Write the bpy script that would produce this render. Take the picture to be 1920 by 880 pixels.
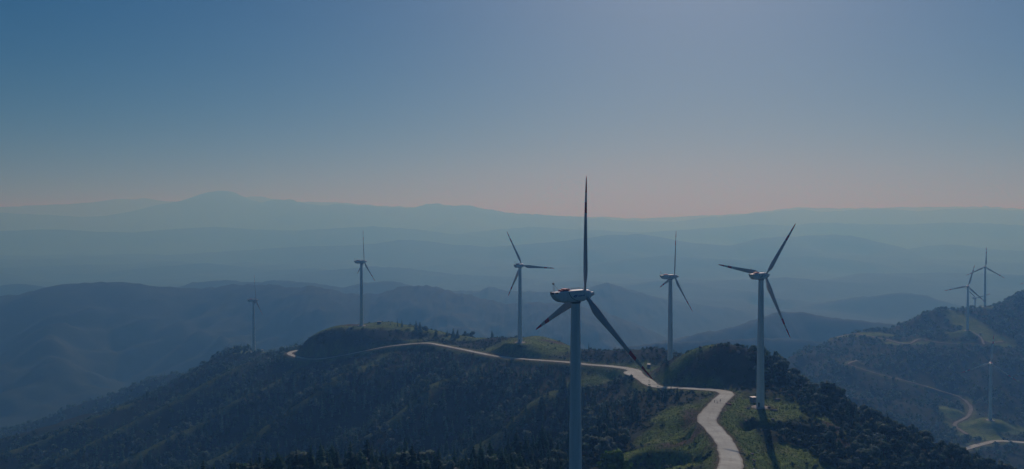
import bpy, math, random
import numpy as np

for o in list(bpy.data.objects):
    bpy.data.objects.remove(o)
SC = bpy.context.scene
R = math.radians

# ------------------------------------------------------------------ camera, sky, sun, exposure
CAMZ = 500.0                       # the camera (a drone) hangs 500 m above the datum
FPX = 1600.0                       # focal length in pixels of a 1920 wide frame
PITCH = math.atan((440 - 412) / FPX)
cam_d = bpy.data.cameras.new('camera')
cam_d.sensor_width = 36.0
cam_d.lens = 36.0 * FPX / 1920.0
cam_d.clip_start = 1.0
cam_d.clip_end = 60000.0
cam = bpy.data.objects.new('camera', cam_d)
SC.collection.objects.link(cam)
cam.location = (0, 0, CAMZ)
cam.rotation_euler = (R(90) - PITCH, 0, 0)
SC.camera = cam

SUN_AZ, SUN_EL = 12.5, 29.5        # degrees to the right of the view axis, degrees up
w = bpy.data.worlds.new('World')
SC.world = w
w.use_nodes = True
nt = w.node_tree
nt.nodes.clear()
sky = nt.nodes.new('ShaderNodeTexSky')
sky.sky_type = 'NISHITA'
sky.sun_disc = False
sky.sun_elevation = R(SUN_EL)
sky.sun_rotation = R(SUN_AZ)
sky.altitude = 1000
sky.air_density = 1.0
sky.dust_density = 3.0
sky.ozone_density = 7.6
bg = nt.nodes.new('ShaderNodeBackground')
bg.inputs['Strength'].default_value = 0.053
wo = nt.nodes.new('ShaderNodeOutputWorld')
hs = nt.nodes.new('ShaderNodeHueSaturation')
hs.inputs['Saturation'].default_value = 1.48
nt.links.new(sky.outputs[0], hs.inputs['Color'])
nt.links.new(hs.outputs[0], bg.inputs[0])
nt.links.new(bg.outputs[0], wo.inputs[0])

sd = bpy.data.lights.new('sun', 'SUN')
sd.energy = 4.6
sd.angle = R(0.53)
sd.color = (0.96, 0.88, 1.0)
so = bpy.data.objects.new('sun', sd)
SC.collection.objects.link(so)
so.rotation_euler = (R(90 - SUN_EL), 0, R(180 - SUN_AZ))
so.location = (0, 0, CAMZ + 400)

SC.view_settings.view_transform = 'Standard'
SC.view_settings.look = 'None'
SC.view_settings.gamma = 1.0
SC.view_settings.exposure = -1.4
SC.render.engine = 'CYCLES'
SC.cycles.use_denoising = True
SC.cycles.max_bounces = 6
SC.cycles.volume_bounces = 1
SC.cycles.transparent_max_bounces = 4

# ------------------------------------------------------------------ helpers
def tag(o, label=None, cat=None, group=None, kind=None):
    if label: o['label'] = label
    if cat: o['category'] = cat
    if group: o['group'] = group
    if kind: o['kind'] = kind
    return o

def empty(name, loc=(0, 0, 0), rz=0.0):
    o = bpy.data.objects.new(name, None)
    o.empty_display_size = 0.5
    o.location = loc
    o.rotation_euler = (0, 0, rz)
    SC.collection.objects.link(o)
    return o

def link(name, me, parent=None):
    o = bpy.data.objects.new(name, me)
    SC.collection.objects.link(o)
    if parent is not None: o.parent = parent
    return o

def mesh_np(name, V, F, mats=(), mi=None, smooth=False, attrs=None, nrm=None):
    """V (n,3), F (m,k) with k 3 or 4; attrs: name -> (domain, array)"""
    V = np.asarray(V, np.float32); F = np.asarray(F, np.int32)
    me = bpy.data.meshes.new(name)
    n, (m, k) = len(V), F.shape
    me.vertices.add(n); me.vertices.foreach_set('co', V.ravel())
    me.loops.add(m * k); me.loops.foreach_set('vertex_index', F.ravel())
    me.polygons.add(m)
    me.polygons.foreach_set('loop_start', np.arange(0, m * k, k, dtype=np.int32))
    me.polygons.foreach_set('loop_total', np.full(m, k, np.int32))
    for mt in mats: me.materials.append(mt)
    if mi is not None: me.polygons.foreach_set('material_index', np.asarray(mi, np.int32))
    me.polygons.foreach_set('use_smooth', np.full(m, smooth, bool))
    for an, (dom, arr) in (attrs or {}).items():
        if arr.ndim == 1:
            a = me.attributes.new(an, 'FLOAT', dom); a.data.foreach_set('value', arr.astype(np.float32))
        else:
            a = me.attributes.new(an, 'FLOAT_COLOR', dom)
            c = np.ones((len(arr), 4), np.float32); c[:, :arr.shape[1]] = arr
            a.data.foreach_set('color', c.ravel())
    me.update(calc_edges=True)
    if nrm is not None:
        me.polygons.foreach_set('use_smooth', np.full(m, True, bool))
        me.normals_split_custom_set_from_vertices(np.asarray(nrm, np.float32))
    return me

class MB:
    """collects simple solids and builds one mesh object"""
    def __init__(s): s.v, s.f, s.m = [], [], []
    def poly(s, pts, faces, mi=0):
        b = len(s.v); s.v += [tuple(p) for p in pts]
        s.f += [tuple(i + b for i in f) for f in faces]; s.m += [mi] * len(faces)
    def box(s, c, d, mi=0, rz=0.0, taper=1.0):
        ca, sa = math.cos(rz), math.sin(rz); P = []
        for z in (-.5, .5):
            t = taper if z > 0 else 1.0
            for x, y in ((-.5, -.5), (.5, -.5), (.5, .5), (-.5, .5)):
                X, Y = x * d[0] * t, y * d[1] * t
                P.append((c[0] + X * ca - Y * sa, c[1] + X * sa + Y * ca, c[2] + z * d[2]))
        s.poly(P, [(3, 2, 1, 0), (4, 5, 6, 7), (0, 1, 5, 4), (1, 2, 6, 5), (2, 3, 7, 6), (3, 0, 4, 7)], mi)
    def tube(s, p, q, r0, r1=None, n=8, mi=0, caps=True):
        r1 = r0 if r1 is None else r1
        p, q = np.array(p, float), np.array(q, float); a = q - p; a /= np.linalg.norm(a)
        u = np.cross(a, (0, 0, 1) if abs(a[2]) < .9 else (1, 0, 0)); u /= np.linalg.norm(u); v = np.cross(a, u)
        P = []
        for c, r in ((p, r0), (q, r1)):
            P += [c + r * (math.cos(t) * u + math.sin(t) * v) for t in np.arange(n) * 2 * math.pi / n]
        F = [(i, (i + 1) % n, n + (i + 1) % n, n + i) for i in range(n)]
        if caps: F += [tuple(range(n - 1, -1, -1)), tuple(range(n, 2 * n))]
        s.poly(P, F, mi)
    def lathe(s, prof, n=32, mi=0, axis='z', cap=True):
        """prof: list of (r, h)"""
        P = []
        for r, h in prof:
            for i in range(n):
                t = 2 * math.pi * i / n
                P.append((r * math.cos(t), r * math.sin(t), h) if axis == 'z' else (h, r * math.cos(t), r * math.sin(t)))
        F = []
        for j in range(len(prof) - 1):
            for i in range(n):
                F.append((j * n + i, j * n + (i + 1) % n, (j + 1) * n + (i + 1) % n, (j + 1) * n + i))
        if cap: F += [tuple(range(n - 1, -1, -1)), tuple(range((len(prof) - 1) * n, len(prof) * n))]
        s.poly(P, F, mi)
    def loft(s, rings, mi=0, cap=True):
        n = len(rings[0]); P = [p for r in rings for p in r]; F = []; M = []
        for j in range(len(rings) - 1):
            for i in range(n):
                F.append((j * n + i, j * n + (i + 1) % n, (j + 1) * n + (i + 1) % n, (j + 1) * n + i))
        if cap: F += [tuple(range(n - 1, -1, -1)), tuple(range((len(rings) - 1) * n, len(rings) * n))]
        s.poly(P, F, mi)
    def mesh(s, name, mats, smooth=False, angle=None):
        me = bpy.data.meshes.new(name)
        me.from_pydata(s.v, [], s.f)
        for m in mats: me.materials.append(m)
        me.polygons.foreach_set('material_index', s.m)
        me.polygons.foreach_set('use_smooth', [smooth] * len(s.f))
        me.update()
        if smooth and angle:
            try: me.set_sharp_from_angle(angle=R(angle))
            except Exception: pass
        return me
    def build(s, name, mats, parent=None, smooth=False, angle=40):
        return link(name, s.mesh(name, mats if isinstance(mats, (list, tuple)) else [mats], smooth, angle), parent)

_c, _s = math.cos(PITCH), math.sin(PITCH)
def P(u, v, Y):
    """world point at depth Y that the photograph shows at pixel (u, v)"""
    a, b = (u - 960) / FPX, (440 - v) / FPX
    d = np.array([a, _c + b * _s, -_s + b * _c])
    return d * (Y / d[1]) + np.array([0, 0, CAMZ])
def proj(p):
    p = np.asarray(p, float) - np.array([0, 0, CAMZ])
    d = p[..., 1] * _c - p[..., 2] * _s
    up = p[..., 1] * _s + p[..., 2] * _c
    return 960 + FPX * p[..., 0] / d, 440 - FPX * up / d

# ------------------------------------------------------------------ noise
_rng = np.random.default_rng(7)
_perm = _rng.permutation(512)
_g = np.stack([np.cos(_rng.uniform(0, 6.283, 512)), np.sin(_rng.uniform(0, 6.283, 512))], -1)
def perlin(x, y):
    xi, yi = np.floor(x).astype(int), np.floor(y).astype(int)
    xf, yf = x - xi, y - yi
    u, v = xf ** 3 * (xf * (xf * 6 - 15) + 10), yf ** 3 * (yf * (yf * 6 - 15) + 10)
    def gr(i, j, dx, dy):
        g = _g[_perm[(_perm[i & 511] + j) & 511]]
        return g[..., 0] * dx + g[..., 1] * dy
    a, b = gr(xi, yi, xf, yf), gr(xi + 1, yi, xf - 1, yf)
    c, d = gr(xi, yi + 1, xf, yf - 1), gr(xi + 1, yi + 1, xf - 1, yf - 1)
    return (a + u * (b - a)) * (1 - v) + (c + u * (d - c)) * v * 1.0
def fbm(x, y, s, oct=4, gain=.5):
    r, a = 0, 1.0
    x, y = np.asarray(x, float) / s, np.asarray(y, float) / s
    for i in range(oct):
        r = r + a * perlin(x + 17.3 * i, y - 9.1 * i); x, y, a = x * 2.03, y * 2.03, a * gain
    return r
def ridged(x, y, s, oct=4, gain=.5):
    r, a = 0, 1.0
    x, y = np.asarray(x, float) / s, np.asarray(y, float) / s
    for i in range(oct):
        r = r + a * (1 - 2.2 * np.abs(perlin(x + 31.7 * i, y + 5.3 * i))); x, y, a = x * 2.1, y * 2.1, a * gain
    return r
def sstep(a, b, x):
    t = np.clip((x - a) / (b - a), 0, 1); return t * t * (3 - 2 * t)

# ------------------------------------------------------------------ turbines: hub position, wind azimuth, rotor angle
#        hub pixel u, v, depth, azimuth of the axis, rotor angle
TURB = [
    (1097, 553, 250, 61.0, 83.9), (480, 563, 1148, 61, 89.3), (683, 491, 935, 62, 85.7), (979, 498, 779, 36.9, 117.7),
    (1265, 519, 631, 78, 77.8), (1435, 517, 454, 58, 53.1), (1815, 537, 1355, 30, 75), (1848, 501, 1498, 38, 87.9),
    (1830, 559, 1900, 62, 20), (1857, 681, 1050, 22, 85), (1949, 521, 1600, 40, 204)]
HUB_H, OVER = 70.0, 3.3
def turb_base(i):
    u, v, Y, A, th = TURB[i]
    h = P(u, v, Y)
    return np.array([h[0] - OVER * math.sin(R(A)), h[1] - OVER * math.cos(R(A)), h[2] - HUB_H])
TB = [turb_base(i) for i in range(len(TURB))]

# ------------------------------------------------------------------ terrain: control points (pixel, depth) of the near ridge
ROAD = [(1362, 905, 300), (1366, 880, 322), (1369, 858, 345), (1356, 825, 376), (1328, 790, 412), (1338, 766, 440), (1352, 750, 462),
        (1362, 738, 484), (1345, 732.5, 500), (1300, 729, 520), (1235, 725.5, 548), (1212, 716, 575), (1196, 703, 606), (1188, 694, 634), (1150, 687.5, 662), (1105, 684, 682),
        (1060, 679, 704), (976, 673, 745), (930, 668, 766), (880, 658, 795), (830, 648, 828), (800, 643.5, 848), (760, 646, 858), (720, 651, 864), (680, 659, 870),
        (640, 667, 878), (600, 673, 890), (572, 672.5, 908), (550, 667, 928), (543, 662, 950), (562, 657, 975), (600, 657, 1000)]
ROADW = [np.array([*P(u, v, Y)]) for u, v, Y in ROAD]
CTRL = [
    # road shoulders follow the road itself (added below)
    # knoll behind the near turbine
    (1225, 692, 604), (1260, 672, 578), (1300, 657, 556), (1350, 651, 541), (1400, 656, 530), (1428, 668, 523), (1465, 690, 516), (1350, 652, 562), (1400, 660, 556),
    (1260, 717, 550), (1330, 722, 514), (1400, 726, 500), (1350, 688, 527), (1300, 692, 540), (1400, 690, 514),
    # turbine pad near and its shoulders
    (1400, 755, 455), (1470, 758, 450), (1490, 775, 436), (1440, 790, 424), (1400, 790, 424), (1380, 770, 438), (1500, 792, 418), (1480, 740, 470),
    (1450, 806, 412), (1400, 806, 414), (1490, 814, 410), (1420, 830, 392), (1480, 832, 396), (1420, 850, 376), (1405, 884, 338), (1440, 880, 350), (1500, 876, 360), (1520, 860, 378), (1560, 830, 404),
    (1450, 905, 334), (1530, 905, 348), (1420, 945, 302), (1500, 960, 305),
    # right wooded flank, ground below the crowns
    (1480, 716, 500), (1520, 738, 488), (1600, 778, 468), (1680, 810, 450), (1760, 846, 434), (1840, 880, 418), (1920, 912, 405),
    (1560, 790, 440), (1640, 830, 424), (1620, 870, 392), (1720, 880, 405), (1700, 930, 370), (1820, 930, 395), (1600, 930, 350),
    # spur left of the road
    (1290, 806, 424), (1315, 815, 404), (1280, 818, 412), (1240, 830, 404), (1180, 853, 390), (1130, 874, 374), (1290, 862, 374), (1230, 872, 376), (1200, 884, 372), (1150, 900, 362), (1310, 872, 350), (1320, 900, 318),
    (1240, 790, 432), (1270, 765, 458), (1300, 745, 488),
    # gully behind the spur
    (1180, 800, 490), (1120, 840, 470), (1060, 880, 450), (1230, 765, 488), (1200, 745, 520), (1150, 760, 545), (1100, 790, 545),
    (1150, 712, 640), (1100, 712, 655), (1130, 735, 612), (1190, 722, 590),
    # main wooded slope under the road
    (1060, 705, 678), (1060, 760, 610), (1060, 820, 560), (976, 700, 712), (960, 740, 668), (960, 800, 620), (960, 860, 575),
    (860, 690, 760), (860, 740, 705), (860, 800, 650), (860, 860, 600), (790, 665, 828), (760, 700, 780), (760, 760, 715), (750, 820, 660), (750, 870, 615),
    (680, 690, 825), (640, 720, 800), (640, 780, 735), (630, 830, 685), (620, 880, 640), (580, 690, 870), (540, 720, 850), (520, 780, 780), (500, 840, 710), (480, 890, 660),
    (460, 690, 1020), (430, 720, 960), (400, 760, 900), (380, 820, 820), (340, 880, 740), (420, 672, 1110),
    (330, 740, 1000), (270, 790, 930), (220, 840, 850), (160, 890, 780), (150, 800, 990), (100, 850, 910), (40, 890, 840), (0, 850, 960), (-80, 890, 900), (-150, 840, 1040),
    # crest to the left and the far shoulder
    (520, 668, 1010), (495, 668, 1080), (460, 652, 1180), (430, 659, 1170), (400, 672, 1160), (349, 707, 1150), (311, 731, 1135), (245, 762, 1115), (191, 777, 1095), (136, 787, 1085), (82, 809, 1080), (20, 828, 1072), (-150, 880, 1060),
    (480, 666, 1140), (510, 662, 1120), (545, 655, 1060), (580, 652, 1080), (450, 665, 1135),
    # knoll of turbine three, its bank and back
    (552, 664, 936), (565, 646, 928), (585, 632, 920), (620, 619, 910), (650, 616, 909), (680, 616, 903), (720, 620, 899), (760, 626, 893), (800, 635, 883), (850, 644, 856), (900, 652, 824),
    (650, 610, 948), (700, 605, 958), (730, 606, 960), (780, 613, 945), (830, 623, 928), (880, 632, 905), (920, 637, 880), (620, 642, 894), (680, 640, 882), (600, 652, 902), (760, 638, 873),
    (940, 634, 860), (976, 632, 836), (1010, 633, 832), (1050, 642, 815), (940, 655, 800), (976, 651, 764), (1020, 652, 755), (1050, 660, 738), (1010, 664, 740), (1065, 668, 725),
    # knolls behind the bend
    (1075, 658, 742), (1100, 656, 722), (1130, 660, 704), (1160, 664, 692), (1190, 663, 684), (1210, 657, 678), (1235, 654, 674), (1255, 662, 668), (1285, 668, 664),
    (1130, 660, 730), (1190, 663, 715), (1235, 654, 700), (1110, 676, 700), (1150, 679, 678), (1190, 680, 662), (1220, 680, 655), (1215, 690, 630), (1250, 687, 640), (1280, 690, 640), (1310, 694, 650),
]
CP = [P(*c) for c in CTRL]
for i in (2, 3, 4, 5):
    b = TB[i]; CP.append(b)
    for dx, dy in ((12, 0), (-12, 0), (0, 10), (0, -10)): CP.append(b + np.array([dx, dy, 0]))
CP.append(TB[1])
b0 = TB[0]
for dx, dy, dz in ((0, 0, 0), (25, 0, 0), (-25, 0, -3), (0, 25, -2), (0, -25, 0), (-60, 20, -5), (-60, 72, -6), (-100, 76, -6), (-128, 70, -9), (-30, 80, -5), (-60, 100, -12), (-105, 104, -14), (-60, 140, -38), (-110, 140, -44), (-150, 120, -46), (-120, -40, -15), (60, -30, 0), (-175, 60, -36),
                   (60, 60, -2), (-250, 40, -95), (30, 90, -16), (0, 84, -14), (-20, 125, -32), (40, 50, -4), (-200, -150, -60), (0, -150, 5), (150, -100, -5), (250, -100, -40), (330, 0, -90), (-330, -100, -140), (0, -400, -40), (200, -400, -80), (-300, -400, -140)):
    CP.append(b0 + np.array([dx, dy, dz]))
for p in ROADW[::1]: CP.append(p)
# back side: the ridge drops away behind its skyline
for u, v, Y, dz in ((-200, 860, 1300, -130), (100, 790, 1300, -110), (300, 720, 1330, -120), (430, 655, 1330, -90), (430, 655, 1600, -260), (560, 650, 1230, -90), (650, 612, 1120, -90), (760, 616, 1120, -100), (880, 634, 1060, -95), (1000, 639, 960, -75), (1100, 655, 900, -75),
                    (1230, 654, 830, -70), (1300, 668, 770, -62), (1380, 656, 660, -60), (1460, 690, 620, -62), (1600, 778, 560, -75), (1760, 846, 540, -90), (1920, 912, 520, -100),
                    (1500, 690, 760, -150), (1700, 846, 650, -150), (1300, 668, 960, -190), (1000, 639, 1250, -260), (700, 612, 1400, -280), (2050, 960, 480, -90), (2100, 960, 380, -110), (1700, 900, 850, -220), (250, 740, 1600, -260), (0, 830, 1500, -220), (-300, 830, 1400, -220), (-300, 900, 1000, -60)):
    q = P(u, v, Y); q[2] += dz * 1.0; CP.append(q)
CP = np.array(CP)

def rbf_fit(C, soft=5.0, lam=1.5):
    d = np.sqrt(((C[:, None, :2] - C[None, :, :2]) ** 2).sum(-1) + soft ** 2)
    n = len(C); Pm = np.c_[np.ones(n), C[:, :2] / 1000]
    A = np.block([[-d + lam * np.eye(n), Pm], [Pm.T, np.zeros((3, 3))]])
    sol = np.linalg.solve(A, np.r_[C[:, 2], 0, 0, 0])
    return C[:, :2].copy(), sol[:n], sol[n:], soft
def rbf_eval(fit, X, Y):
    C, wt, po, soft = fit
    out = np.empty(X.size); x, y = X.ravel(), Y.ravel()
    for i in range(0, x.size, 20000):
        xs, ys = x[i:i + 20000], y[i:i + 20000]
        d = np.sqrt((xs[:, None] - C[None, :, 0]) ** 2 + (ys[:, None] - C[None, :, 1]) ** 2 + soft ** 2)
        out[i:i + 20000] = -d @ wt + po[0] + po[1] * xs / 1000 + po[2] * ys / 1000
    return out.reshape(X.shape)
FIT = rbf_fit(CP)

# right hill (three turbines and dirt tracks)
TRACK_UP = [(1560, 634, 1400), (1600, 626, 1410), (1615, 627.5, 1395), (1655, 635, 1360), (1700, 645, 1325), (1725, 636, 1345), (1760, 642, 1325), (1810, 645, 1312), (1855, 643, 1322), (1880, 640, 1340)]
TRACK_MID = [(1607, 676, 1215), (1592, 682, 1200), (1610, 690, 1192), (1660, 705, 1180), (1710, 717, 1170), (1760, 732, 1160), (1800, 745, 1148), (1818, 760, 1120), (1820, 771, 1100), (1812, 783, 1075), (1790, 795, 1052), (1800, 806, 1030), (1815, 815, 1012)]
TRACK_LOW = [(1790, 848, 930), (1812, 841, 945), (1845, 832, 966), (1875, 827, 980), (1920, 830, 975), (1980, 834, 970)]
TRACK_PAD = [(1845, 646, 1308), (1838, 632, 1340), (1822, 622, 1362)]
H2 = [(1470, 672, 1330), (1500, 656, 1350), (1560, 634, 1420), (1600, 625, 1440), (1650, 617, 1450), (1675, 617, 1450), (1700, 601, 1460), (1730, 588, 1465), (1760, 579, 1470), (1795, 577, 1480), (1815, 574, 1500), (1850, 578, 1490),
      (1870, 571, 1520), (1890, 560, 1540), (1920, 542, 1560), (1980, 525, 1600), (2100, 520, 1650), (2250, 600, 1600),
      (1700, 625, 1405), (1760, 612, 1405), (1800, 622, 1362), (1835, 622, 1366), (1790, 600, 1420), (1830, 595, 1440), (1880, 600, 1430), (1920, 590, 1450), (1760, 632, 1340), (1810, 630, 1345), (1850, 632, 1345),
      (1700, 660, 1270), (1760, 670, 1260), (1820, 670, 1250), (1880, 670, 1250), (1940, 660, 1290), (1640, 660, 1290), (1560, 660, 1310), (1500, 680, 1280),
      (1760, 700, 1210), (1830, 710, 1190), (1900, 710, 1190), (1980, 710, 1200), (1900, 750, 1120), (1960, 770, 1100),
      (1855, 797, 1046), (1840, 790, 1056), (1880, 800, 1040), (1900, 808, 1030), (1860, 780, 1072), (1850, 815, 1014), (1820, 800, 1040), (1880, 818, 1010), (1930, 815, 1020), (1800, 770, 1085),
      (1540, 700, 1190), (1580, 720, 1150), (1640, 730, 1130), (1700, 745, 1110), (1750, 770, 1070), (1600, 770, 1050), (1680, 790, 1020), (1740, 820, 975), (1780, 845, 930), (1840, 870, 900), (1920, 870, 900), (1500, 750, 1080), (1470, 730, 1150), (1700, 860, 880), (1800, 900, 850), (1950, 900, 870)]
C2 = [P(*c) for c in H2]
for L in (TRACK_UP, TRACK_MID, TRACK_LOW, TRACK_PAD): C2 += [P(*c) for c in L]
for i in (6, 7, 9):
    C2.append(TB[i])
    for dx, dy in ((12, 0), (-12, 0), (0, 12), (0, -12)): C2.append(TB[i] + np.array([dx, dy, 0]))
for u, v, Y, dz in ((1440, 690, 1250, -60), (1400, 700, 1400, -120), (1480, 672, 1550, -120), (1600, 625, 1650, -130), (1760, 579, 1680, -110), (1840, 576, 1720, -70), (1920, 545, 1900, -60), (1700, 590, 2000, -260), (1500, 690, 1800, -300), (2100, 530, 2000, -90), (2000, 540, 2300, -260), (2400, 600, 2000, -200),
                    (1400, 800, 1000, -70), (1600, 860, 830, -60), (1800, 920, 760, -60), (2000, 920, 760, -40), (2300, 900, 900, -60)):
    q = P(u, v, Y); q[2] += dz; C2.append(q)
t9 = TB[8].copy(); C2.append(t9); C2.append(t9 + np.array([0, -60, 8]))
t11 = TB[10].copy(); C2.append(t11)
FIT2 = rbf_fit(np.array(C2), 10.0, 3.0)

# far ridges: crest polylines (pixel u, v) at a depth, with a width towards and away from the viewer
LAYERS = [
    # u,v crest ; depth ; front width ; back width ; spur noise
    ([(-300, 850), (-100, 826), (0, 808), (27, 803), (82, 787), (123, 769), (164, 753), (218, 738), (253, 720), (300, 706), (349, 699), (420, 690), (470, 716), (520, 780)], 1500, 330, 300, 12),
    ([(-700, 600), (-300, 590), (-100, 566), (0, 555), (36, 552), (72, 545), (109, 534), (145, 531), (178, 528), (205, 530), (218, 532), (245, 531), (273, 537), (300, 539), (327, 539), (365, 541), (400, 540), (435, 536), (473, 535), (510, 536), (545, 538), (558, 539), (575, 537), (610, 541), (640, 550),
      (680, 553), (710, 551), (747, 541), (784, 535.5), (806, 538), (836, 541), (870, 552), (916, 564), (947, 570), (1000, 568), (1060, 568), (1120, 582), (1200, 610), (1280, 650)], 2900, 1150, 900, 75),
    ([(1150, 680), (1260, 637), (1348, 620), (1407, 604), (1440, 592), (1466, 585), (1496, 586), (1530, 590), (1570, 596), (1640, 605), (1700, 612), (1800, 640)], 2350, 500, 700, 48),
    ([(1300, 640), (1420, 634), (1480, 634), (1540, 640), (1620, 655)], 1950, 260, 300, 14),
    ([(200, 560), (327, 540), (360, 530), (395, 527), (425, 525.5), (455, 529), (480, 530), (500, 526.5), (530, 526), (560, 528), (600, 533), (640, 540), (680, 531), (720, 527.5), (740, 528), (770, 537), (840, 546), (900, 546), (915, 537.5), (950, 545), (1000, 548), (1060, 546), (1100, 541), (1141, 531), (1185, 544), (1250, 562), (1330, 575)], 3900, 700, 800, 26),
    ([(1380, 600), (1450, 585), (1500, 577), (1560, 566), (1600, 559), (1635, 556), (1680, 550), (1710, 549), (1740, 556), (1770, 565), (1830, 580), (1900, 590)], 3900, 500, 700, 24),
    ([(-400, 560), (-60, 543), (0, 536), (35, 531), (70, 536), (110, 546), (160, 560)], 4300, 500, 600, 20),
    ([(1440, 545), (1500, 533), (1540, 528), (1590, 532), (1640, 540)], 5600, 600, 600, 20),
    ([(480, 520), (600, 508), (700, 500), (760, 503), (860, 515), (960, 520)], 6000, 900, 900, 30),
    ([(150, 515), (300, 500), (380, 493), (450, 500), (600, 515)], 6600, 900, 900, 30),
    ([(200, 490), (330, 477), (450, 470), (560, 462), (640, 461), (701, 457), (747, 450), (787, 450.5), (848, 458), (920, 463), (1000, 457), (1050, 452), (1100, 446), (1140, 441), (1200, 439), (1240, 445), (1300, 456), (1370, 460), (1400, 453), (1430, 445.5), (1500, 443), (1560, 439), (1600, 442), (1640, 452), (1700, 466)], 8600, 1300, 1200, 45),
    ([(1550, 492), (1640, 478), (1700, 468), (1740, 461), (1780, 458), (1812, 460), (1850, 467), (1920, 470), (2050, 466), (2300, 480)], 9000, 1100, 900, 35),
    ([(850, 440), (930, 430), (1000, 425), (1060, 429), (1120, 432), (1200, 436), (1300, 429), (1360, 425), (1420, 420), (1480, 423), (1550, 416), (1620, 420), (1700, 421), (1780, 417), (1850, 418), (2000, 425), (2300, 430)], 11800, 1300, 1300, 60),
    ([(-300, 440), (-100, 440), (0, 433), (100, 430), (180, 434), (250, 436), (330, 429), (400, 425), (470, 430), (560, 432), (640, 427), (700, 424), (780, 430), (850, 438), (930, 446)], 11000, 1300, 1300, 60),
    ([(1080, 500), (1160, 488), (1250, 478), (1320, 484), (1400, 487), (1460, 482), (1520, 480), (1600, 487), (1680, 500)], 7200, 700, 800, 30),
    ([(-900, 420), (-300, 400), (-100, 395), (0, 398), (60, 402), (140, 406), (210, 404), (250, 396), (290, 386), (340, 376), (380, 363), (400, 359), (416, 358), (445, 364), (465, 374), (490, 380), (515, 376), (545, 373), (580, 384), (610, 385), (640, 383), (700, 387), (770, 391), (795, 384), (820, 382), (850, 383), (890, 388), (930, 395), (980, 402),
      (1060, 405), (1150, 413), (1250, 416), (1300, 411), (1350, 405), (1420, 400), (1500, 392), (1530, 396), (1590, 394), (1660, 391), (1720, 396), (1800, 391), (1870, 392), (1920, 393), (2100, 388), (2800, 400)], 15500, 2500, 1800, 95),
    ([(-900, 400), (-100, 390), (0, 388), (60, 385), (140, 382), (180, 377), (220, 372), (250, 374), (275, 370), (300, 377), (350, 378), (440, 372), (485, 367), (515, 374), (560, 378), (640, 380), (700, 385), (800, 390), (1000, 402), (1200, 410), (1400, 400), (1500, 388), (1600, 390), (1700, 388), (1850, 387), (1920, 390), (2800, 390)], 20000, 1800, 2000, 65),
]
BASEZ = 45.0                        # level of the far valley floor
LX = []
for cr, D, wf, wb, nz in LAYERS:
    q = np.array([P(u, v, D) for u, v in cr]); LX.append((q[:, 0], q[:, 2]))

POND = P(1443, 580.5, 4300); POND[2] = BASEZ + 3
def far_height(X, Y):
    H = BASEZ + 26 * np.clip(fbm(X, Y, 900, 4) + .15, -1, 2) * sstep(1500, 3500, Y)
    H = H + 90 * np.clip(ridged(X + 4000, Y, 2600, 3) - .75, 0, 2) * sstep(3000, 5000, np.hypot(X, Y))
    for (cx, cz), (cr, D, wf, wb, nz) in zip(LX, LAYERS):
        yc = D + .10 * D * fbm(X, X * 0 + D, D * .25, 2)
        # crest height is given at depth D: carry the same skyline to where the crest wanders
        zc = CAMZ + (np.interp(X * D / yc, cx, cz) - CAMZ) * (yc / D)
        zc = zc + nz * (.34 if D > 12000 else .12) * fbm(X, Y * .3, D * .03, 5, .6)
        d = Y - yc
        wd = np.where(d < 0, wf, wb)
        t = np.abs(d) / wd
        wob = fbm(X, Y, D * .12, 4)
        t2 = np.clip(t * (1 + .45 * wob), 0, None)
        prof = np.exp(-1.15 * t2 ** 1.35)
        amp = zc - (BASEZ - 60)
        h = BASEZ - 60 + amp * prof - np.clip(t, 0, 1) * .75 * nz * np.abs(ridged(X, Y, D * .05 + 60, 4) - .8) * prof
        for sg, wl, am in ((1, .13, 1.15), (-1, .052, .55)):            # spurs running down from the crest
            tri = np.abs(((X * .92 + sg * Y * .5 + D * .05 * fbm(X + sg * 999, Y, D * .22, 3)) / (D * wl)) % 1.0 - .5) * 2
            h = h - nz * am * (1 - tri ** .8) * sstep(.06, .55, t) * np.sqrt(np.clip(prof, 0, 1))
        edge = sstep(cx[0] - 1200, cx[0], X) * (1 - sstep(cx[-1], cx[-1] + 600, X))
        h = BASEZ - 80 + (h - BASEZ + 80) * edge
        h = h + (np.minimum(D * .0022, 9.0)) * perlin(X / (D * .006 + 8), Y / (D * .009 + 12)) * (D < 7000)
        H = np.maximum(H, h)
    pd = np.hypot((X - POND[0]) / 60, (Y - POND[1]) / 160)
    H = H + (BASEZ - H) * (1 - sstep(1.0, 1.8, pd)) * (pd < 1.8)
    return H

ROADS = [(np.array(ROADW), 4.3, 7.0), (np.array([P(*c) for c in TRACK_UP]), 1.8, 6.0), (np.array([P(*c) for c in TRACK_MID]), 2.1, 5.0), (np.array([P(*c) for c in TRACK_LOW]), 3.8, 7.0), (np.array([P(*c) for c in TRACK_PAD]), 1.6, 5.0)]
def smooth_line(p, step=2.5):
    out = []
    n = len(p)
    for i in range(n - 1):
        p0, p1, p2, p3 = p[max(i - 1, 0)], p[i], p[i + 1], p[min(i + 2, n - 1)]
        k = max(2, int(np.linalg.norm(p2 - p1) / step))
        for t in np.arange(k) / k:
            out.append(.5 * (2 * p1 + (p2 - p0) * t + (2 * p0 - 5 * p1 + 4 * p2 - p3) * t * t + (3 * p1 - p0 - 3 * p2 + p3) * t ** 3))
    out.append(p[-1]); return np.array(out)
ROADS = [(smooth_line(p), hw, bk) for p, hw, bk in ROADS]
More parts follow.
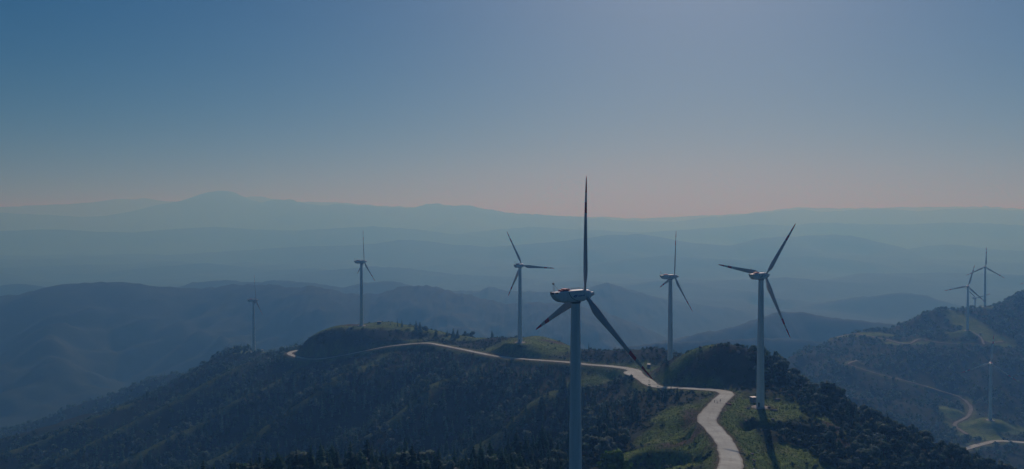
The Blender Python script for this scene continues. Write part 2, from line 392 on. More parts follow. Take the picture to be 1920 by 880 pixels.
def road_dist(X, Y, k):
    """distance to road k and the road height there"""
    p, hw, bk = ROADS[k]
    D = np.full(X.shape, 1e6); Z = np.zeros(X.shape)
    lo, hi = p[:, :2].min(0) - 60, p[:, :2].max(0) + 60
    m = (X > lo[0]) & (X < hi[0]) & (Y > lo[1]) & (Y < hi[1])
    x, y = X[m], Y[m]; d = np.full(x.shape, 1e6); z = np.zeros(x.shape)
    for i in range(0, len(p) - 1, 2):
        a, b = p[i], p[min(i + 2, len(p) - 1)]; ab = b - a
        t = np.clip(((x - a[0]) * ab[0] + (y - a[1]) * ab[1]) / (ab[0] ** 2 + ab[1] ** 2 + 1e-9), 0, 1)
        dd = np.hypot(x - a[0] - t * ab[0], y - a[1] - t * ab[1]); k2 = dd < d
        d[k2] = dd[k2]; z[k2] = (a[2] + t * ab[2])[k2]
    D[m] = d; Z[m] = z
    return D, Z

PADS = [(1, 14), (2, 11), (3, 12), (4, 14), (5, 17), (6, 13), (7, 13), (9, 16)]
def spur_wave(x, y):
    """0 in the gullies to 1 on the crests of the spurs that run down the wooded slope"""
    wv = x * .80 - y * .60 + 22 * fbm(x, y, 130, 2)
    return np.abs(((wv / 120.0) % 1.0) - .5) * 2
# dug or slumped faces: lip line, drop, width of the face, how far the hollow runs out
CUTS = [([(1384, 795, 420), (1396, 788, 425), (1425, 787, 426), (1452, 791, 423), (1490, 799, 419), (1515, 806, 416)], 4.6, 3.6, 15.0),
        ([(1258, 826, 405), (1272, 818, 410), (1292, 816, 411), (1312, 820, 406), (1322, 828, 398)], 3.8, 3.6, 11.0),
        ([(1140, 872, 376), (1170, 858, 386), (1205, 846, 392), (1250, 845, 390), (1290, 853, 380), (1326, 866, 364)], 6.5, 6.0, 22.0),
        ([(1480, 815, 410), (1510, 820, 408), (1550, 832, 400)], 4.0, 5.0, 16.0)]
def cut_depth(x, y):
    out = np.zeros(x.shape)
    for pts, dp, wf, wo in CUTS:
        q = np.array([P(*c) for c in pts]); o = np.argsort(q[:, 0]); qx, qy = q[o, 0], q[o, 1]
        d = np.interp(x, qx, qy) + 1.6 * fbm(x, y, 7, 2) - y
        e = sstep(qx[0] - 3, qx[0] + 3, x) * (1 - sstep(qx[-1] - 3, qx[-1] + 3, x))
        out += dp * sstep(0, wf, d) * (1 - sstep(wf + 1, wo, d)) * e
    return out
def height(X, Y, detail=True):
    X = np.asarray(X, float); Y = np.asarray(Y, float)
    shp = X.shape; x, y = X.ravel(), Y.ravel()
    H = far_height(x, y)
    m = (x > -1500) & (x < 1000) & (y > -600) & (y < 1700)
    n1 = np.full(x.shape, -500.0); n1[m] = rbf_eval(FIT, x[m], y[m])
    # spurs on the wooded slope
    spur = spur_wave(x, y)
    D0 = np.full(x.shape, 1e6); Z0 = np.zeros(x.shape)
    D0, Z0 = road_dist(x, y, 0)
    below = sstep(26, 95, D0) * sstep(-2, 20, Z0 - n1) * (D0 < 5e5) + (D0 > 5e5) * sstep(0, 1, CAMZ - 135 - n1)
    below = below * (x < 90) * (y > 380) * (1 - .8 * sstep(930, 1050, y))
    n1 = n1 + below * 30 * (spur ** .85 - .5) - cut_depth(x, y)
    m2 = (x > 150) & (x < 2300) & (y > 650) & (y < 2600)
    n2 = np.full(x.shape, -500.0); n2[m2] = rbf_eval(FIT2, x[m2], y[m2])
    n2 = n2 - 6 * np.abs(ridged(x, y, 140, 3) - .8) * sstep(900, 1150, y) * (m2)
    near = np.maximum(n1, n2)
    isnear = near > H
    if detail:
        near = near + 1.6 * fbm(x, y, 26, 3) + .5 * fbm(x, y, 5, 2)
    H = np.maximum(H, near)
    for i, r in PADS:
        b = TB[i]; d = np.hypot(x - b[0], y - b[1])
        H = H + (b[2] - H) * (1 - sstep(r * .8, r * 1.5, d))
    for k in range(len(ROADS)):
        D, Z = (D0, Z0) if k == 0 else road_dist(x, y, k)
        hw, bk = ROADS[k][1:]
        t = 1 - sstep(hw + 1.2, hw + bk, D)
        H = H + (Z - .12 - H) * t
    return H.reshape(shp)

def axis(a, b, fine, lo, hi, grow):
    mid = np.arange(a, b + fine, fine); up = [mid[-1]]; s = fine
    while up[-1] < hi: s *= grow; up.append(up[-1] + min(s, 260))
    dn = [mid[0]]; s = fine
    while dn[-1] > lo: s *= grow; dn.append(dn[-1] - min(s, 260))
    return np.r_[np.array(dn[1:])[::-1], mid, np.array(up[1:])]
gx = axis(-330, 330, 2.6, -21000, 21000, 1.018)
gy = axis(290, 980, 2.6, -1500, 23500, 1.010)
GX, GY = np.meshgrid(gx, gy)
GH = height(GX, GY)
nx, ny = len(gx), len(gy)
print('terrain', nx, ny, nx * ny)
def ground(x, y):
    """height of the terrain sheet (bilinear)"""
    x, y = np.atleast_1d(np.asarray(x, float)), np.atleast_1d(np.asarray(y, float))
    i = np.clip(np.searchsorted(gx, x) - 1, 0, nx - 2); j = np.clip(np.searchsorted(gy, y) - 1, 0, ny - 2)
    u, v = (x - gx[i]) / (gx[i + 1] - gx[i]), (y - gy[j]) / (gy[j + 1] - gy[j])
    return (GH[j, i] * (1 - u) + GH[j, i + 1] * u) * (1 - v) + (GH[j + 1, i] * (1 - u) + GH[j + 1, i + 1] * u) * v

# land cover, painted per vertex: r grass, g bare earth, b woodland floor
def disc(X, Y, u, v, D, rx, ry, soft=.35, rot=0.0):
    p = P(u, v, D); dx, dy = X - p[0], Y - p[1]
    c, s = math.cos(rot), math.sin(rot)
    d = np.hypot((dx * c + dy * s) / rx, (-dx * s + dy * c) / ry) + .25 * fbm(X, Y, 9, 3)
    return 1 - sstep(1 - soft, 1 + soft, d)
def cover(X, Y):
    gr = np.zeros(X.shape); ea = np.zeros(X.shape)
    for i, r in PADS:
        gr = np.maximum(gr, 1 - sstep(r * .9, r * 1.5, np.hypot(X - TB[i][0], Y - TB[i][1]) + 5 * fbm(X, Y, 14, 3)))
    for u, v, D, rx, ry in ((1440, 770, 446, 26, 22), (1410, 760, 455, 22, 20), (1290, 800, 425, 14, 46), (1310, 860, 375, 14, 30), (1250, 850, 372, 22, 20), (1250, 812, 415, 15, 14), (1195, 850, 392, 16, 9), (1268, 785, 440, 12, 22), (1385, 800, 410, 8, 40), (1400, 860, 350, 9, 40), (1460, 862, 366, 18, 20), (1420, 870, 352, 16, 22), (1490, 850, 384, 10, 12), (1540, 870, 372, 8, 14),
                            (1225, 690, 622, 14, 20), (1000, 640, 800, 46, 34), (1040, 655, 760, 28, 26), (700, 612, 930, 50, 26), (800, 632, 915, 62, 16), (900, 645, 878, 40, 18), (640, 614, 936, 30, 20), (445, 671, 1125, 14, 8), (1150, 690, 650, 30, 14), (1330, 655, 560, 34, 12),
                            (1815, 600, 1410, 26, 60), (1835, 628, 1350, 50, 20), (1870, 640, 1330, 30, 18), (1620, 628, 1400, 60, 14), (1870, 800, 1036, 46, 20), (1825, 800, 1040, 34, 26), (1790, 770, 1080, 20, 26), (1840, 815, 1005, 30, 16), (1700, 640, 1330, 40, 10),
                            (1560, 790, 430, 10, 14), (1640, 850, 400, 20, 8)):
        gr = np.maximum(gr, disc(X, Y, u, v, D, rx, ry))
    sp = spur_wave(X, Y); dr, zr = road_dist(X, Y, 0)
    gr = np.maximum(gr, .55 * sstep(.80, .97, sp + .12 * fbm(X, Y, 25, 3)) * (X < 60) * (Y > 480) * (Y < 1000))
    for u, v, D, rx, ry, rot in ((1285, 828, 398, 13, 6, .2), (1560, 800, 425, 5, 9, -.5), (1585, 830, 405, 4, 7, -.5), (1040, 650, 790, 14, 10, 0), (960, 640, 810, 12, 8, 0), (1280, 672, 590, 18, 6, .3), (1230, 697, 606, 9, 10, 0), (1835, 585, 1450, 12, 22, 0), (655, 613, 938, 16, 10, 0), (1305, 790, 425, 6, 22, 0), (530, 668, 985, 16, 14, 0)):
        ea = np.maximum(ea, disc(X, Y, u, v, D, rx, ry, .4, rot))
    for i, r in PADS: ea = np.maximum(ea, .75 * (1 - sstep(5.5, 9.5, np.hypot(X - TB[i][0], Y - TB[i][1]) + 2.5 * fbm(X, Y, 5, 3))))
    for k in range(len(ROADS)):
        D, _ = road_dist(X, Y, k)
        hw = ROADS[k][1]
        e = (1 - sstep(hw + .6, hw + 3.2, D + 1.6 * fbm(X, Y, 7, 3)))
        ea = np.maximum(ea, e * .9)
        gr = np.maximum(gr, (1 - sstep(hw + 2, hw + 8, D + 4 * fbm(X, Y, 15, 3))) * .8)
    return gr, ea
GR, EA = cover(GX, GY)

# ------------------------------------------------------------------ materials
def mat(name):
    m = bpy.data.materials.new(name); m.use_nodes = True
    n = m.node_tree; n.nodes.clear()
    out = n.nodes.new('ShaderNodeOutputMaterial')
    return m, n, out
def N(n, t, **k):
    x = n.nodes.new(t)
    for a, v in k.items(): setattr(x, a, v)
    return x
def ramp(n, stops):
    r = N(n, 'ShaderNodeValToRGB'); e = r.color_ramp.elements
    while len(e) < len(stops): e.new(.5)
    for el, (p, c) in zip(e, stops): el.position = p; el.color = (*c, 1)
    return r
def noise(n, scale, detail=4, rough=.55, vec=None):
    x = N(n, 'ShaderNodeTexNoise'); x.inputs['Scale'].default_value = scale; x.inputs['Detail'].default_value = detail; x.inputs['Roughness'].default_value = rough
    if vec is not None: n.links.new(vec, x.inputs['Vector'])
    return x
def mix(n, fac, a, b, blend='MIX'):
    x = N(n, 'ShaderNodeMix', data_type='RGBA', blend_type=blend)
    for s, v in ((x.inputs[0], fac), (x.inputs[6], a), (x.inputs[7], b)):
        if hasattr(v, 'links'): n.links.new(v, s)
        elif isinstance(v, (int, float)): s.default_value = v
        else: s.default_value = (*v, 1)
    return x.outputs[2]
def math_(n, op, a, b=0.0):
    x = N(n, 'ShaderNodeMath', operation=op)
    for s, v in ((x.inputs[0], a), (x.inputs[1], b)):
        if hasattr(v, 'links'): n.links.new(v, s)
        else: s.default_value = v
    return x.outputs[0]
def bsdf(n, out, col, rough=.8, spec=.3, bump=None, bstr=.5, bdist=1.0):
    b = N(n, 'ShaderNodeBsdfPrincipled')
    if hasattr(col, 'links'): n.links.new(col, b.inputs['Base Color'])
    else: b.inputs['Base Color'].default_value = (*col, 1)
    if hasattr(rough, 'links'): n.links.new(rough, b.inputs['Roughness'])
    else: b.inputs['Roughness'].default_value = rough
    b.inputs['Specular IOR Level'].default_value = spec
    if bump is not None:
        bp = N(n, 'ShaderNodeBump'); bp.inputs['Strength'].default_value = bstr; bp.inputs['Distance'].default_value = bdist
        n.links.new(bump, bp.inputs['Height']); n.links.new(bp.outputs[0], b.inputs['Normal'])
    n.links.new(b.outputs[0], out.inputs['Surface'])
    return b

def make_ground():
    m, n, out = mat('ground_cover')
    geo = N(n, 'ShaderNodeNewGeometry'); pos = geo.outputs['Position']
    at = N(n, 'ShaderNodeAttribute', attribute_name='cover'); sp = N(n, 'ShaderNodeSeparateColor'); n.links.new(at.outputs['Color'], sp.inputs[0])
    n1, n2, n3, n4 = noise(n, .09, 5, .6, pos), noise(n, .6, 4, .6, pos), noise(n, .012, 5, .6, pos), noise(n, 2.2, 3, .6, pos)
    wood = ramp(n, [(.3, (.006, .016, .009)), (.5, (.011, .028, .015)), (.72, (.026, .046, .026))]); n.links.new(n1.outputs['Fac'], wood.inputs[0])
    w2 = ramp(n, [(.32, (.006, .016, .009)), (.5, (.012, .032, .017)), (.68, (.028, .052, .028))]); n.links.new(n3.outputs['Fac'], w2.inputs[0])
    woodc = mix(n, .5, wood.outputs[0], w2.outputs[0])
    n5 = noise(n, .0045, 6, .62, pos); r5 = ramp(n, [(.55, (0, 0, 0)), (.66, (1, 1, 1))]); n.links.new(n5.outputs['Fac'], r5.inputs[0]); woodc = mix(n, math_(n, 'MULTIPLY', r5.outputs[0], .55), woodc, (.062, .078, .036))
    grs = ramp(n, [(.28, (.070, .130, .024)), (.5, (.125, .205, .040)), (.72, (.205, .235, .085))]); n.links.new(n1.outputs['Fac'], grs.inputs[0])
    grs2 = ramp(n, [(.3, (.58, .58, .56)), (.7, (1.5, 1.5, 1.42))]); n.links.new(n2.outputs['Fac'], grs2.inputs[0])
    grass = mix(n, 1.0, grs.outputs[0], grs2.outputs[0], 'MULTIPLY')
    pt = noise(n, .22, 6, .7, pos); pr = ramp(n, [(.56, (0, 0, 0)), (.66, (1, 1, 1))]); n.links.new(pt.outputs['Fac'], pr.inputs[0])
    grass = mix(n, math_(n, 'MULTIPLY', pr.outputs[0], .75), grass, (.085, .078, .048))
    eth = ramp(n, [(.3, (.06, .045, .032)), (.6, (.13, .10, .072)), (.8, (.22, .19, .15))]); n.links.new(n2.outputs['Fac'], eth.inputs[0])
    c = mix(n, sp.outputs[0], woodc, grass)
    c = mix(n, sp.outputs[1], c, eth.outputs[0])
    hgt = math_(n, 'ADD', math_(n, 'MULTIPLY', n2.outputs['Fac'], 1.0), math_(n, 'MULTIPLY', n4.outputs['Fac'], .4))
    bsdf(n, out, c, .95, .1, hgt, .9, .8)
    return m
M_GROUND = make_ground()

def make_leaf(name, stops, trans=.3, spec=.06):
    m, n, out = mat(name)
    geo = N(n, 'ShaderNodeNewGeometry'); oi = N(n, 'ShaderNodeObjectInfo')
    at = N(n, 'ShaderNodeAttribute', attribute_name='tint')
    f = math_(n, 'FRACT', math_(n, 'ADD', at.outputs['Fac'], oi.outputs['Random']))
    f = math_(n, 'ADD', math_(n, 'MULTIPLY', f, .62), math_(n, 'MULTIPLY', geo.outputs['Random Per Island'], .38))
    r = ramp(n, stops); n.links.new(f, r.inputs[0])
    d = N(n, 'ShaderNodeBsdfPrincipled'); n.links.new(r.outputs[0], d.inputs['Base Color']); d.inputs['Roughness'].default_value = .75; d.inputs['Specular IOR Level'].default_value = spec
    t = N(n, 'ShaderNodeBsdfTranslucent'); n.links.new(r.outputs[0], t.inputs[0])
    mx = N(n, 'ShaderNodeMixShader'); mx.inputs[0].default_value = trans
    n.links.new(d.outputs[0], mx.inputs[1]); n.links.new(t.outputs[0], mx.inputs[2]); n.links.new(mx.outputs[0], out.inputs['Surface'])
    return m
M_CON = make_leaf('conifer_needles', [(0, (.007, .036, .024)), (.35, (.025, .108, .064)), (.65, (.062, .195, .118)), (1, (.140, .280, .190))], .62, .20)
M_BRD = make_leaf('broadleaf_foliage', [(0, (.011, .044, .028)), (.35, (.036, .115, .070)), (.65, (.090, .195, .140)), (1, (.230, .315, .285))], .45, .33)
M_SHR = make_leaf('shrub_foliage', [(0, (.013, .048, .024)), (.5, (.028, .084, .042)), (.85, (.052, .118, .062)), (1, (.090, .135, .090))], .25, .10)
M_LIME = make_leaf('fresh_green_foliage', [(0, (.05, .13, .02)), (.6, (.08, .20, .03)), (1, (.12, .24, .05))], .35)
M_GRASS = make_leaf('grass_tuft_blades', [(0, (.045, .105, .024)), (.5, (.085, .160, .036)), (1, (.160, .185, .070))], .35)

def simple(name, col, rough=.6, var=.12, scale=2.0, spec=.3, bstr=.0):
    m, n, out = mat(name)
    tc = N(n, 'ShaderNodeTexCoord'); nz = noise(n, scale, 5, .6, tc.outputs['Object'])
    r = ramp(n, [(.3, tuple(c * (1 - var) for c in col)), (.7, tuple(min(1, c * (1 + var)) for c in col))]); n.links.new(nz.outputs['Fac'], r.inputs[0])
    bsdf(n, out, r.outputs[0], rough, spec, nz.outputs['Fac'] if bstr else None, bstr, .1)
    return m
M_BARK = simple('bark', (.075, .055, .040), .9, .3, 4)
def make_paint():
    m, n, out = mat('white_turbine_paint')
    tc = N(n, 'ShaderNodeTexCoord'); mp = N(n, 'ShaderNodeMapping'); mp.inputs['Scale'].default_value = (1.2, 1.2, .05); n.links.new(tc.outputs['Object'], mp.inputs[0])
    nz = noise(n, 1.0, 5, .6, mp.outputs[0])
    r = ramp(n, [(.28, (.70, .705, .70)), (.48, (.82, .825, .83)), (.66, (.87, .875, .88))]); n.links.new(nz.outputs['Fac'], r.inputs[0])
    bsdf(n, out, r.outputs[0], .52, .4)
    return m
M_WHITE = make_paint()
M_RED = simple('red_blade_paint', (.62, .020, .045), .45, .1, .4)
M_BLUE = simple('blue_logo_paint', (.020, .075, .34), .45, .05)
M_DARK = simple('dark_seam_rubber', (.05, .052, .058), .6, .1)
M_STEEL = simple('galvanised_steel', (.42, .43, .44), .45, .1)
M_FOUND = simple('pale_concrete', (.42, .40, .36), .85, .2, .8, .2, .3)
M_CAB = simple('cabin_blue_grey_paint', (.16, .20, .27), .5, .12, 1.5)
M_ROOFW = simple('cabin_white_roof', (.55, .55, .54), .5, .06, 1.0)
M_ROCK = simple('weathered_rock', (.26, .245, .225), .9, .35, .9, .2, .6)
M_SOIL = simple('reddish_soil', (.24, .125, .085), .95, .3, 1.2, .1, .5)

def make_road(name, base):
    m, n, out = mat(name)
    geo = N(n, 'ShaderNodeNewGeometry'); pos = geo.outputs['Position']
    n1, n2 = noise(n, .12, 5, .6, pos), noise(n, 1.4, 4, .65, pos)
    r = ramp(n, [(.3, tuple(c * .82 for c in base)), (.7, tuple(c * 1.1 for c in base))]); n.links.new(n1.outputs['Fac'], r.inputs[0])
    r2 = ramp(n, [(.3, (.86, .85, .84)), (.7, (1.05, 1.05, 1.05))]); n.links.new(n2.outputs['Fac'], r2.inputs[0])
    c = mix(n, 1.0, r.outputs[0], r2.outputs[0], 'MULTIPLY')
    at = N(n, 'ShaderNodeAttribute', attribute_name='joint')
    c = mix(n, at.outputs['Fac'], c, tuple(x * .55 for x in base))
    ae = N(n, 'ShaderNodeAttribute', attribute_name='edge'); n3 = noise(n, .45, 5, .65, pos)
    e = math_(n, 'MULTIPLY_ADD', n3.outputs['Fac'], 1.6); e.node.inputs[2].default_value = -.95
    e = math_(n, 'ADD', e, ae.outputs['Fac']); cl = N(n, 'ShaderNodeClamp'); n.links.new(math_(n, 'MULTIPLY', e, .75), cl.inputs[0])
    c = mix(n, cl.outputs[0], c, (.19, .155, .105))
    n4 = noise(n, .035, 3, .5, pos); r4 = ramp(n, [(.35, (.80, .79, .77)), (.6, (1.04, 1.04, 1.04))]); n.links.new(n4.outputs['Fac'], r4.inputs[0]); c = mix(n, 1.0, c, r4.outputs[0], 'MULTIPLY')
    bsdf(n, out, c, .9, .2, n2.outputs['Fac'], .3, .1)
    return m
M_ROAD = make_road('road_concrete', (.67, .71, .62))
M_TRACK = make_road('track_dirt', (.27, .26, .22))

# ------------------------------------------------------------------ terrain sheet
idx = np.arange(nx * ny, dtype=np.int32).reshape(ny, nx)
F = np.stack([idx[:-1, :-1].ravel(), idx[:-1, 1:].ravel(), idx[1:, 1:].ravel(), idx[1:, :-1].ravel()], -1)
V = np.stack([GX.ravel(), GY.ravel(), GH.ravel()], -1)
me = mesh_np('terrain', V, F, [M_GROUND], smooth=True, attrs={'cover': ('POINT', np.stack([GR.ravel(), EA.ravel(), 0 * GR.ravel()], -1))})
tag(link('terrain', me), kind='structure')

# ------------------------------------------------------------------ roads
def road_mesh(k, name, m, wobble, lift):
    p, hw, bk = ROADS[k]
    t = np.gradient(p[:, :2], axis=0); t /= np.linalg.norm(t, axis=1)[:, None] + 1e-9
    nrm = np.stack([-t[:, 1], t[:, 0]], -1)
    ss = np.r_[0, np.cumsum(np.linalg.norm(np.diff(p[:, :2], axis=0), axis=1))]
    wl = hw + wobble * perlin(ss / 9, ss * 0 + 3.3) + wobble * .6 * perlin(ss / 2.5, ss * 0 + 8.3); wr = hw + wobble * perlin(ss / 9, ss * 0 + 44.7) + wobble * .6 * perlin(ss / 2.5, ss * 0 + 18.3)
    nw = 1 - .36 * sstep(640, 730, p[:, 1]) * (k == 0); wl, wr = wl * nw, wr * nw
    if k == 0:
        for (u, v, D), a, side in (((1192, 700, 615), 5.5, 0), ((1375, 870, 330), 1.0, 1), ((1205, 712, 580), 3.5, 1), ((1330, 785, 420), 1.0, 0), ((610, 672, 886), 2.6, 0), ((610, 672, 886), 2.6, 1), ((660, 662, 874), 2.2, 0), ((660, 662, 874), 2.2, 1)):
            q = P(u, v, D); g = np.exp(-((p[:, 0] - q[0]) ** 2 + (p[:, 1] - q[1]) ** 2) / 14 ** 2)
            if side == 0: wl = wl + a * g
            else: wr = wr + a * g
    cols = np.linspace(-1, 1, 9); Vv = []
    z = p[:, 2] + lift
    for c in cols:
        off = np.where(c < 0, -c * wl, -c * wr)
        Vv.append(np.c_[p[:, :2] + nrm * off[:, None], z + .05 * (1 - c * c)])
    for c in (-1, 1):                                                   # the slab has an edge
        off = np.where(c < 0, wl, -wr)
        Vv.append(np.c_[p[:, :2] + nrm * off[:, None], z - .5])
    Vv = np.stack(Vv, 1); nn = len(p); W = 11; order = [9, 0, 1, 2, 3, 4, 5, 6, 7, 8, 10]
    ii = np.arange(nn - 1)[:, None] * W; F = []
    for a, b in zip(order[:-1], order[1:]): F.append(np.concatenate([ii + a, ii + b, ii + b + W, ii + a + W], 1))
    F = np.concatenate(F)
    jt = np.zeros((nn, W)); jt[::4] = .14 if k in (0, 3) else 0
    eg = np.zeros((nn, W)); eg[:, [0, 8, 9, 10]] = 1; eg[:, [2, 6]] = -.6; eg[:, 4] = .28
    return tag(link(name, mesh_np(name, Vv.reshape(-1, 3), F, [m], attrs={'joint': ('POINT', jt.ravel()), 'edge': ('POINT', eg.ravel())})), kind='structure')
road_mesh(0, 'road', M_ROAD, .7, .06)
road_mesh(1, 'dirt_track', M_TRACK, .9, .10)
road_mesh(2, 'dirt_track', M_TRACK, .9, .10)
road_mesh(3, 'road', M_ROAD, .5, .10)
road_mesh(4, 'dirt_track', M_TRACK, .8, .14)

m, n, out = mat('pond_water'); bsdf(n, out, (.03, .05, .06), .08, .5)
th = np.linspace(0, 2 * math.pi, 49)[:-1]; rr = 1 + .25 * np.sin(2 * th + 1) + .12 * np.sin(5 * th)
pv = np.c_[POND[0] + 38 * rr * np.cos(th), POND[1] + 130 * rr * np.sin(th), np.full(48, BASEZ + 1.5)]
mb = MB(); mb.poly(pv, [tuple(range(48))]); tag(mb.build('pond_water', m), kind='structure')

# ------------------------------------------------------------------ haze (one closed box of even air)
hz, n, out = mat('haze_air')
pv_ = N(n, 'ShaderNodeVolumePrincipled')
pv_.inputs['Color'].default_value = (.160, .455, .99, 1)
pv_.inputs['Absorption Color'].default_value = (1, 1, 1, 1)
pv_.inputs['Density'].default_value = 3.45e-4
pv_.inputs['Anisotropy'].default_value = .33
n.links.new(pv_.outputs[0], out.inputs['Volume'])
mb = MB()
zlo, zhi = float(GH.min()) - 1.0, max(float(GH.max()), CAMZ) + 25
x0, x1, y0, y1 = gx[0] - 4000, gx[-1] + 4000, gy[0] - 20, gy[-1] + 24000
mb.box(((x0 + x1) / 2, (y0 + y1) / 2, (zlo + zhi) / 2), (x1 - x0, y1 - y0, zhi - zlo))
tag(mb.build('haze', hz), kind='stuff')
print('haze z', zlo, zhi)

# ------------------------------------------------------------------ wind turbines
def ring_sup(y, zc, hw, hh, n=36, p=4.6):
    out = []
    for i in range(n):
        t = 2 * math.pi * i / n; c, s_ = math.cos(t), math.sin(t)
        out.append((hw * math.copysign(abs(c) ** (2 / p), c), y, zc + hh * math.copysign(abs(s_) ** (2 / p), s_)))
    return out
NAC = [(-8.0, 1.15, 1.15, .25), (-7.9, .95, 1.35, .50), (-7.5, .55, 1.50, .95), (-6.9, .20, 1.62, 1.38), (-6.0, -.08, 1.72, 1.74), (-4.6, -.16, 1.80, 1.92), (-2.0, -.14, 1.86, 2.00), (1.2, -.10, 1.86, 2.00), (2.3, -.06, 1.78, 1.92), (2.75, 0, 1.55, 1.66), (2.9, 0, 1.2, 1.3)]
NAC = [(a, b * .9, c * .94, d * .87) for a, b, c, d in NAC]
def nac_side(y, z):
    """half width of the nacelle at axial station y and height z"""
    ys = [a[0] for a in NAC]; zc, hw, hh = (np.interp(y, ys, [a[k] for a in NAC]) for k in (1, 2, 3))
    q = min(.999, abs((z - zc) / hh)); return hw * (1 - q ** 4.6) ** (1 / 4.6)
mb = MB(); mb.loft([ring_sup(*a) for a in NAC]); ME_NAC = mb.mesh('nacelle', [M_WHITE], True, 40)
ME_SEAM = []
for sx in (-1, 1):                                                        # seam of the front cowling, sweeping down and forward
    mb = MB(); pts = []
    for t in np.linspace(0, 1, 15):
        y = -3.4 + 4.9 * t ** 1.7; z = 1.55 - 3.2 * (1 - (1 - t) ** 2.0); pts.append((sx * (nac_side(y, z) + .02), y, z))
    for a, b in zip(pts[:-1], pts[1:]): mb.tube(a, b, .07, n=6)
    ME_SEAM.append(mb.mesh('seam', [M_DARK]))
mb = MB(); mb.box((0, -7.93, 1.0), (1.9, .22, .55)); mb.box((-1.45, -7.35, 1.12), (.12, .9, .40)); mb.box((1.45, -7.35, 1.12), (.12, .9, .40)); ME_VENT = mb.mesh('rear_vent', [M_DARK])
mb = MB(); mb.box((0, -3.7, 1.84), (2.0, 1.5, .55)); mb.box((0, -4.9, 1.66), (1.7, 1.1, .42)); mb.box((0, -2.4, 1.74), (1.2, .5, .3)); ME_HATCH = mb.mesh('roof_hatch', [M_RED])
mb = MB()
for x in (-.8, .8):
    mb.tube((x, 2.0, 1.4), (x, 2.0, 2.1), .04, n=5); mb.tube((x, -2.0, 1.5), (x, -2.0, 2.1), .04, n=5); mb.tube((x, -2.0, 2.1), (x, 2.0, 2.1), .05, n=5)
ME_RAIL = mb.mesh('handrail', [M_STEEL])
mb = MB()
mb.tube((-.35, -7.3, 1.3), (-.25, -7.6, 3.6), .05, n=6); mb.tube((.35, -7.3, 1.3), (.25, -7.6, 3.6), .05, n=6); mb.tube((0, -5.6, 1.4), (0, -7.35, 3.5), .04, n=6)
mb.box((0, -7.6, 3.75), (.75, .3, .45)); mb.tube((-.3, -7.6, 3.95), (-.3, -7.6, 4.3), .03, n=5); mb.tube((.3, -7.6, 3.95), (.3, -7.6, 4.4), .03, n=5)
ME_MAST = mb.mesh('weather_mast', [M_STEEL])
def emblem(sx):
    """slanted leaf shaped mark and a row of small letters on the cowling side"""
    e, l = MB(), MB()
    def put(m_, poly):
        a = [(sx * (nac_side(y, z) + .025), y, z) for y, z in poly]; b = [(sx * (nac_side(y, z) - .05), y, z) for y, z in poly]; k = len(poly)
        m_.poly(a + b, [tuple(range(k)), tuple(range(2 * k - 1, k - 1, -1))] + [(i, k + i, k + (i + 1) % k, (i + 1) % k) for i in range(k)])
    # on the side facing the viewer the mark reads from the tail towards the hub
    put(e, [(-1.9, -.22), (-1.62, .10), (-1.15, .26), (-.42, .30), (-.62, .10), (-1.05, -.02), (-1.4, -.24), (-1.6, -.40)]); put(e, [(-1.35, -.52), (-1.1, -.18), (-.66, -.02), (-.8, -.28), (-1.1, -.46)])
    y = -.22
    for k, (wd, ht) in enumerate(((.26, .40), (.24, .36), (.18, .36), (.24, .36), (.30, .36), (.10, .36), (.24, .36), (.24, .36))):
        z = -.26 + .012 * k
        put(l, [(y, z), (y + .075, z), (y + .075, z + ht), (y, z + ht)])
        if wd > .15:
            put(l, [(y + .08, z), (y + wd, z), (y + wd, z + .09), (y + .08, z + .09)])
            if k % 2 == 0: put(l, [(y + .08, z + ht - .09), (y + wd, z + ht - .09), (y + wd, z + ht), (y + .08, z + ht)])
            if k in (1, 3, 5, 6, 7): put(l, [(y + wd - .075, z + .1), (y + wd, z + .1), (y + wd, z + ht), (y + wd - .075, z + ht)])
        y += wd + .075
    return e.mesh('emblem', [M_BLUE]), l.mesh('lettering', [M_BLUE])
ME_EMB = [emblem(sx) for sx in (-1, 1)]
mb = MB(); mb.lathe([(1.15, -.55), (1.42, -.35), (1.52, .3), (1.45, 1.0), (1.15, 1.6), (.72, 1.95)], 32); mb.lathe([(.62, 1.85), (.62, 2.75), (.5, 2.95), (.05, 3.0)], 24)
for v_i in range(len(mb.v)): x, y, z = mb.v[v_i]; mb.v[v_i] = (x, z, y)
mb.f = [tuple(reversed(f)) for f in mb.f]
ME_HUB = mb.mesh('hub', [M_WHITE], True, 40)
RB = 35.0
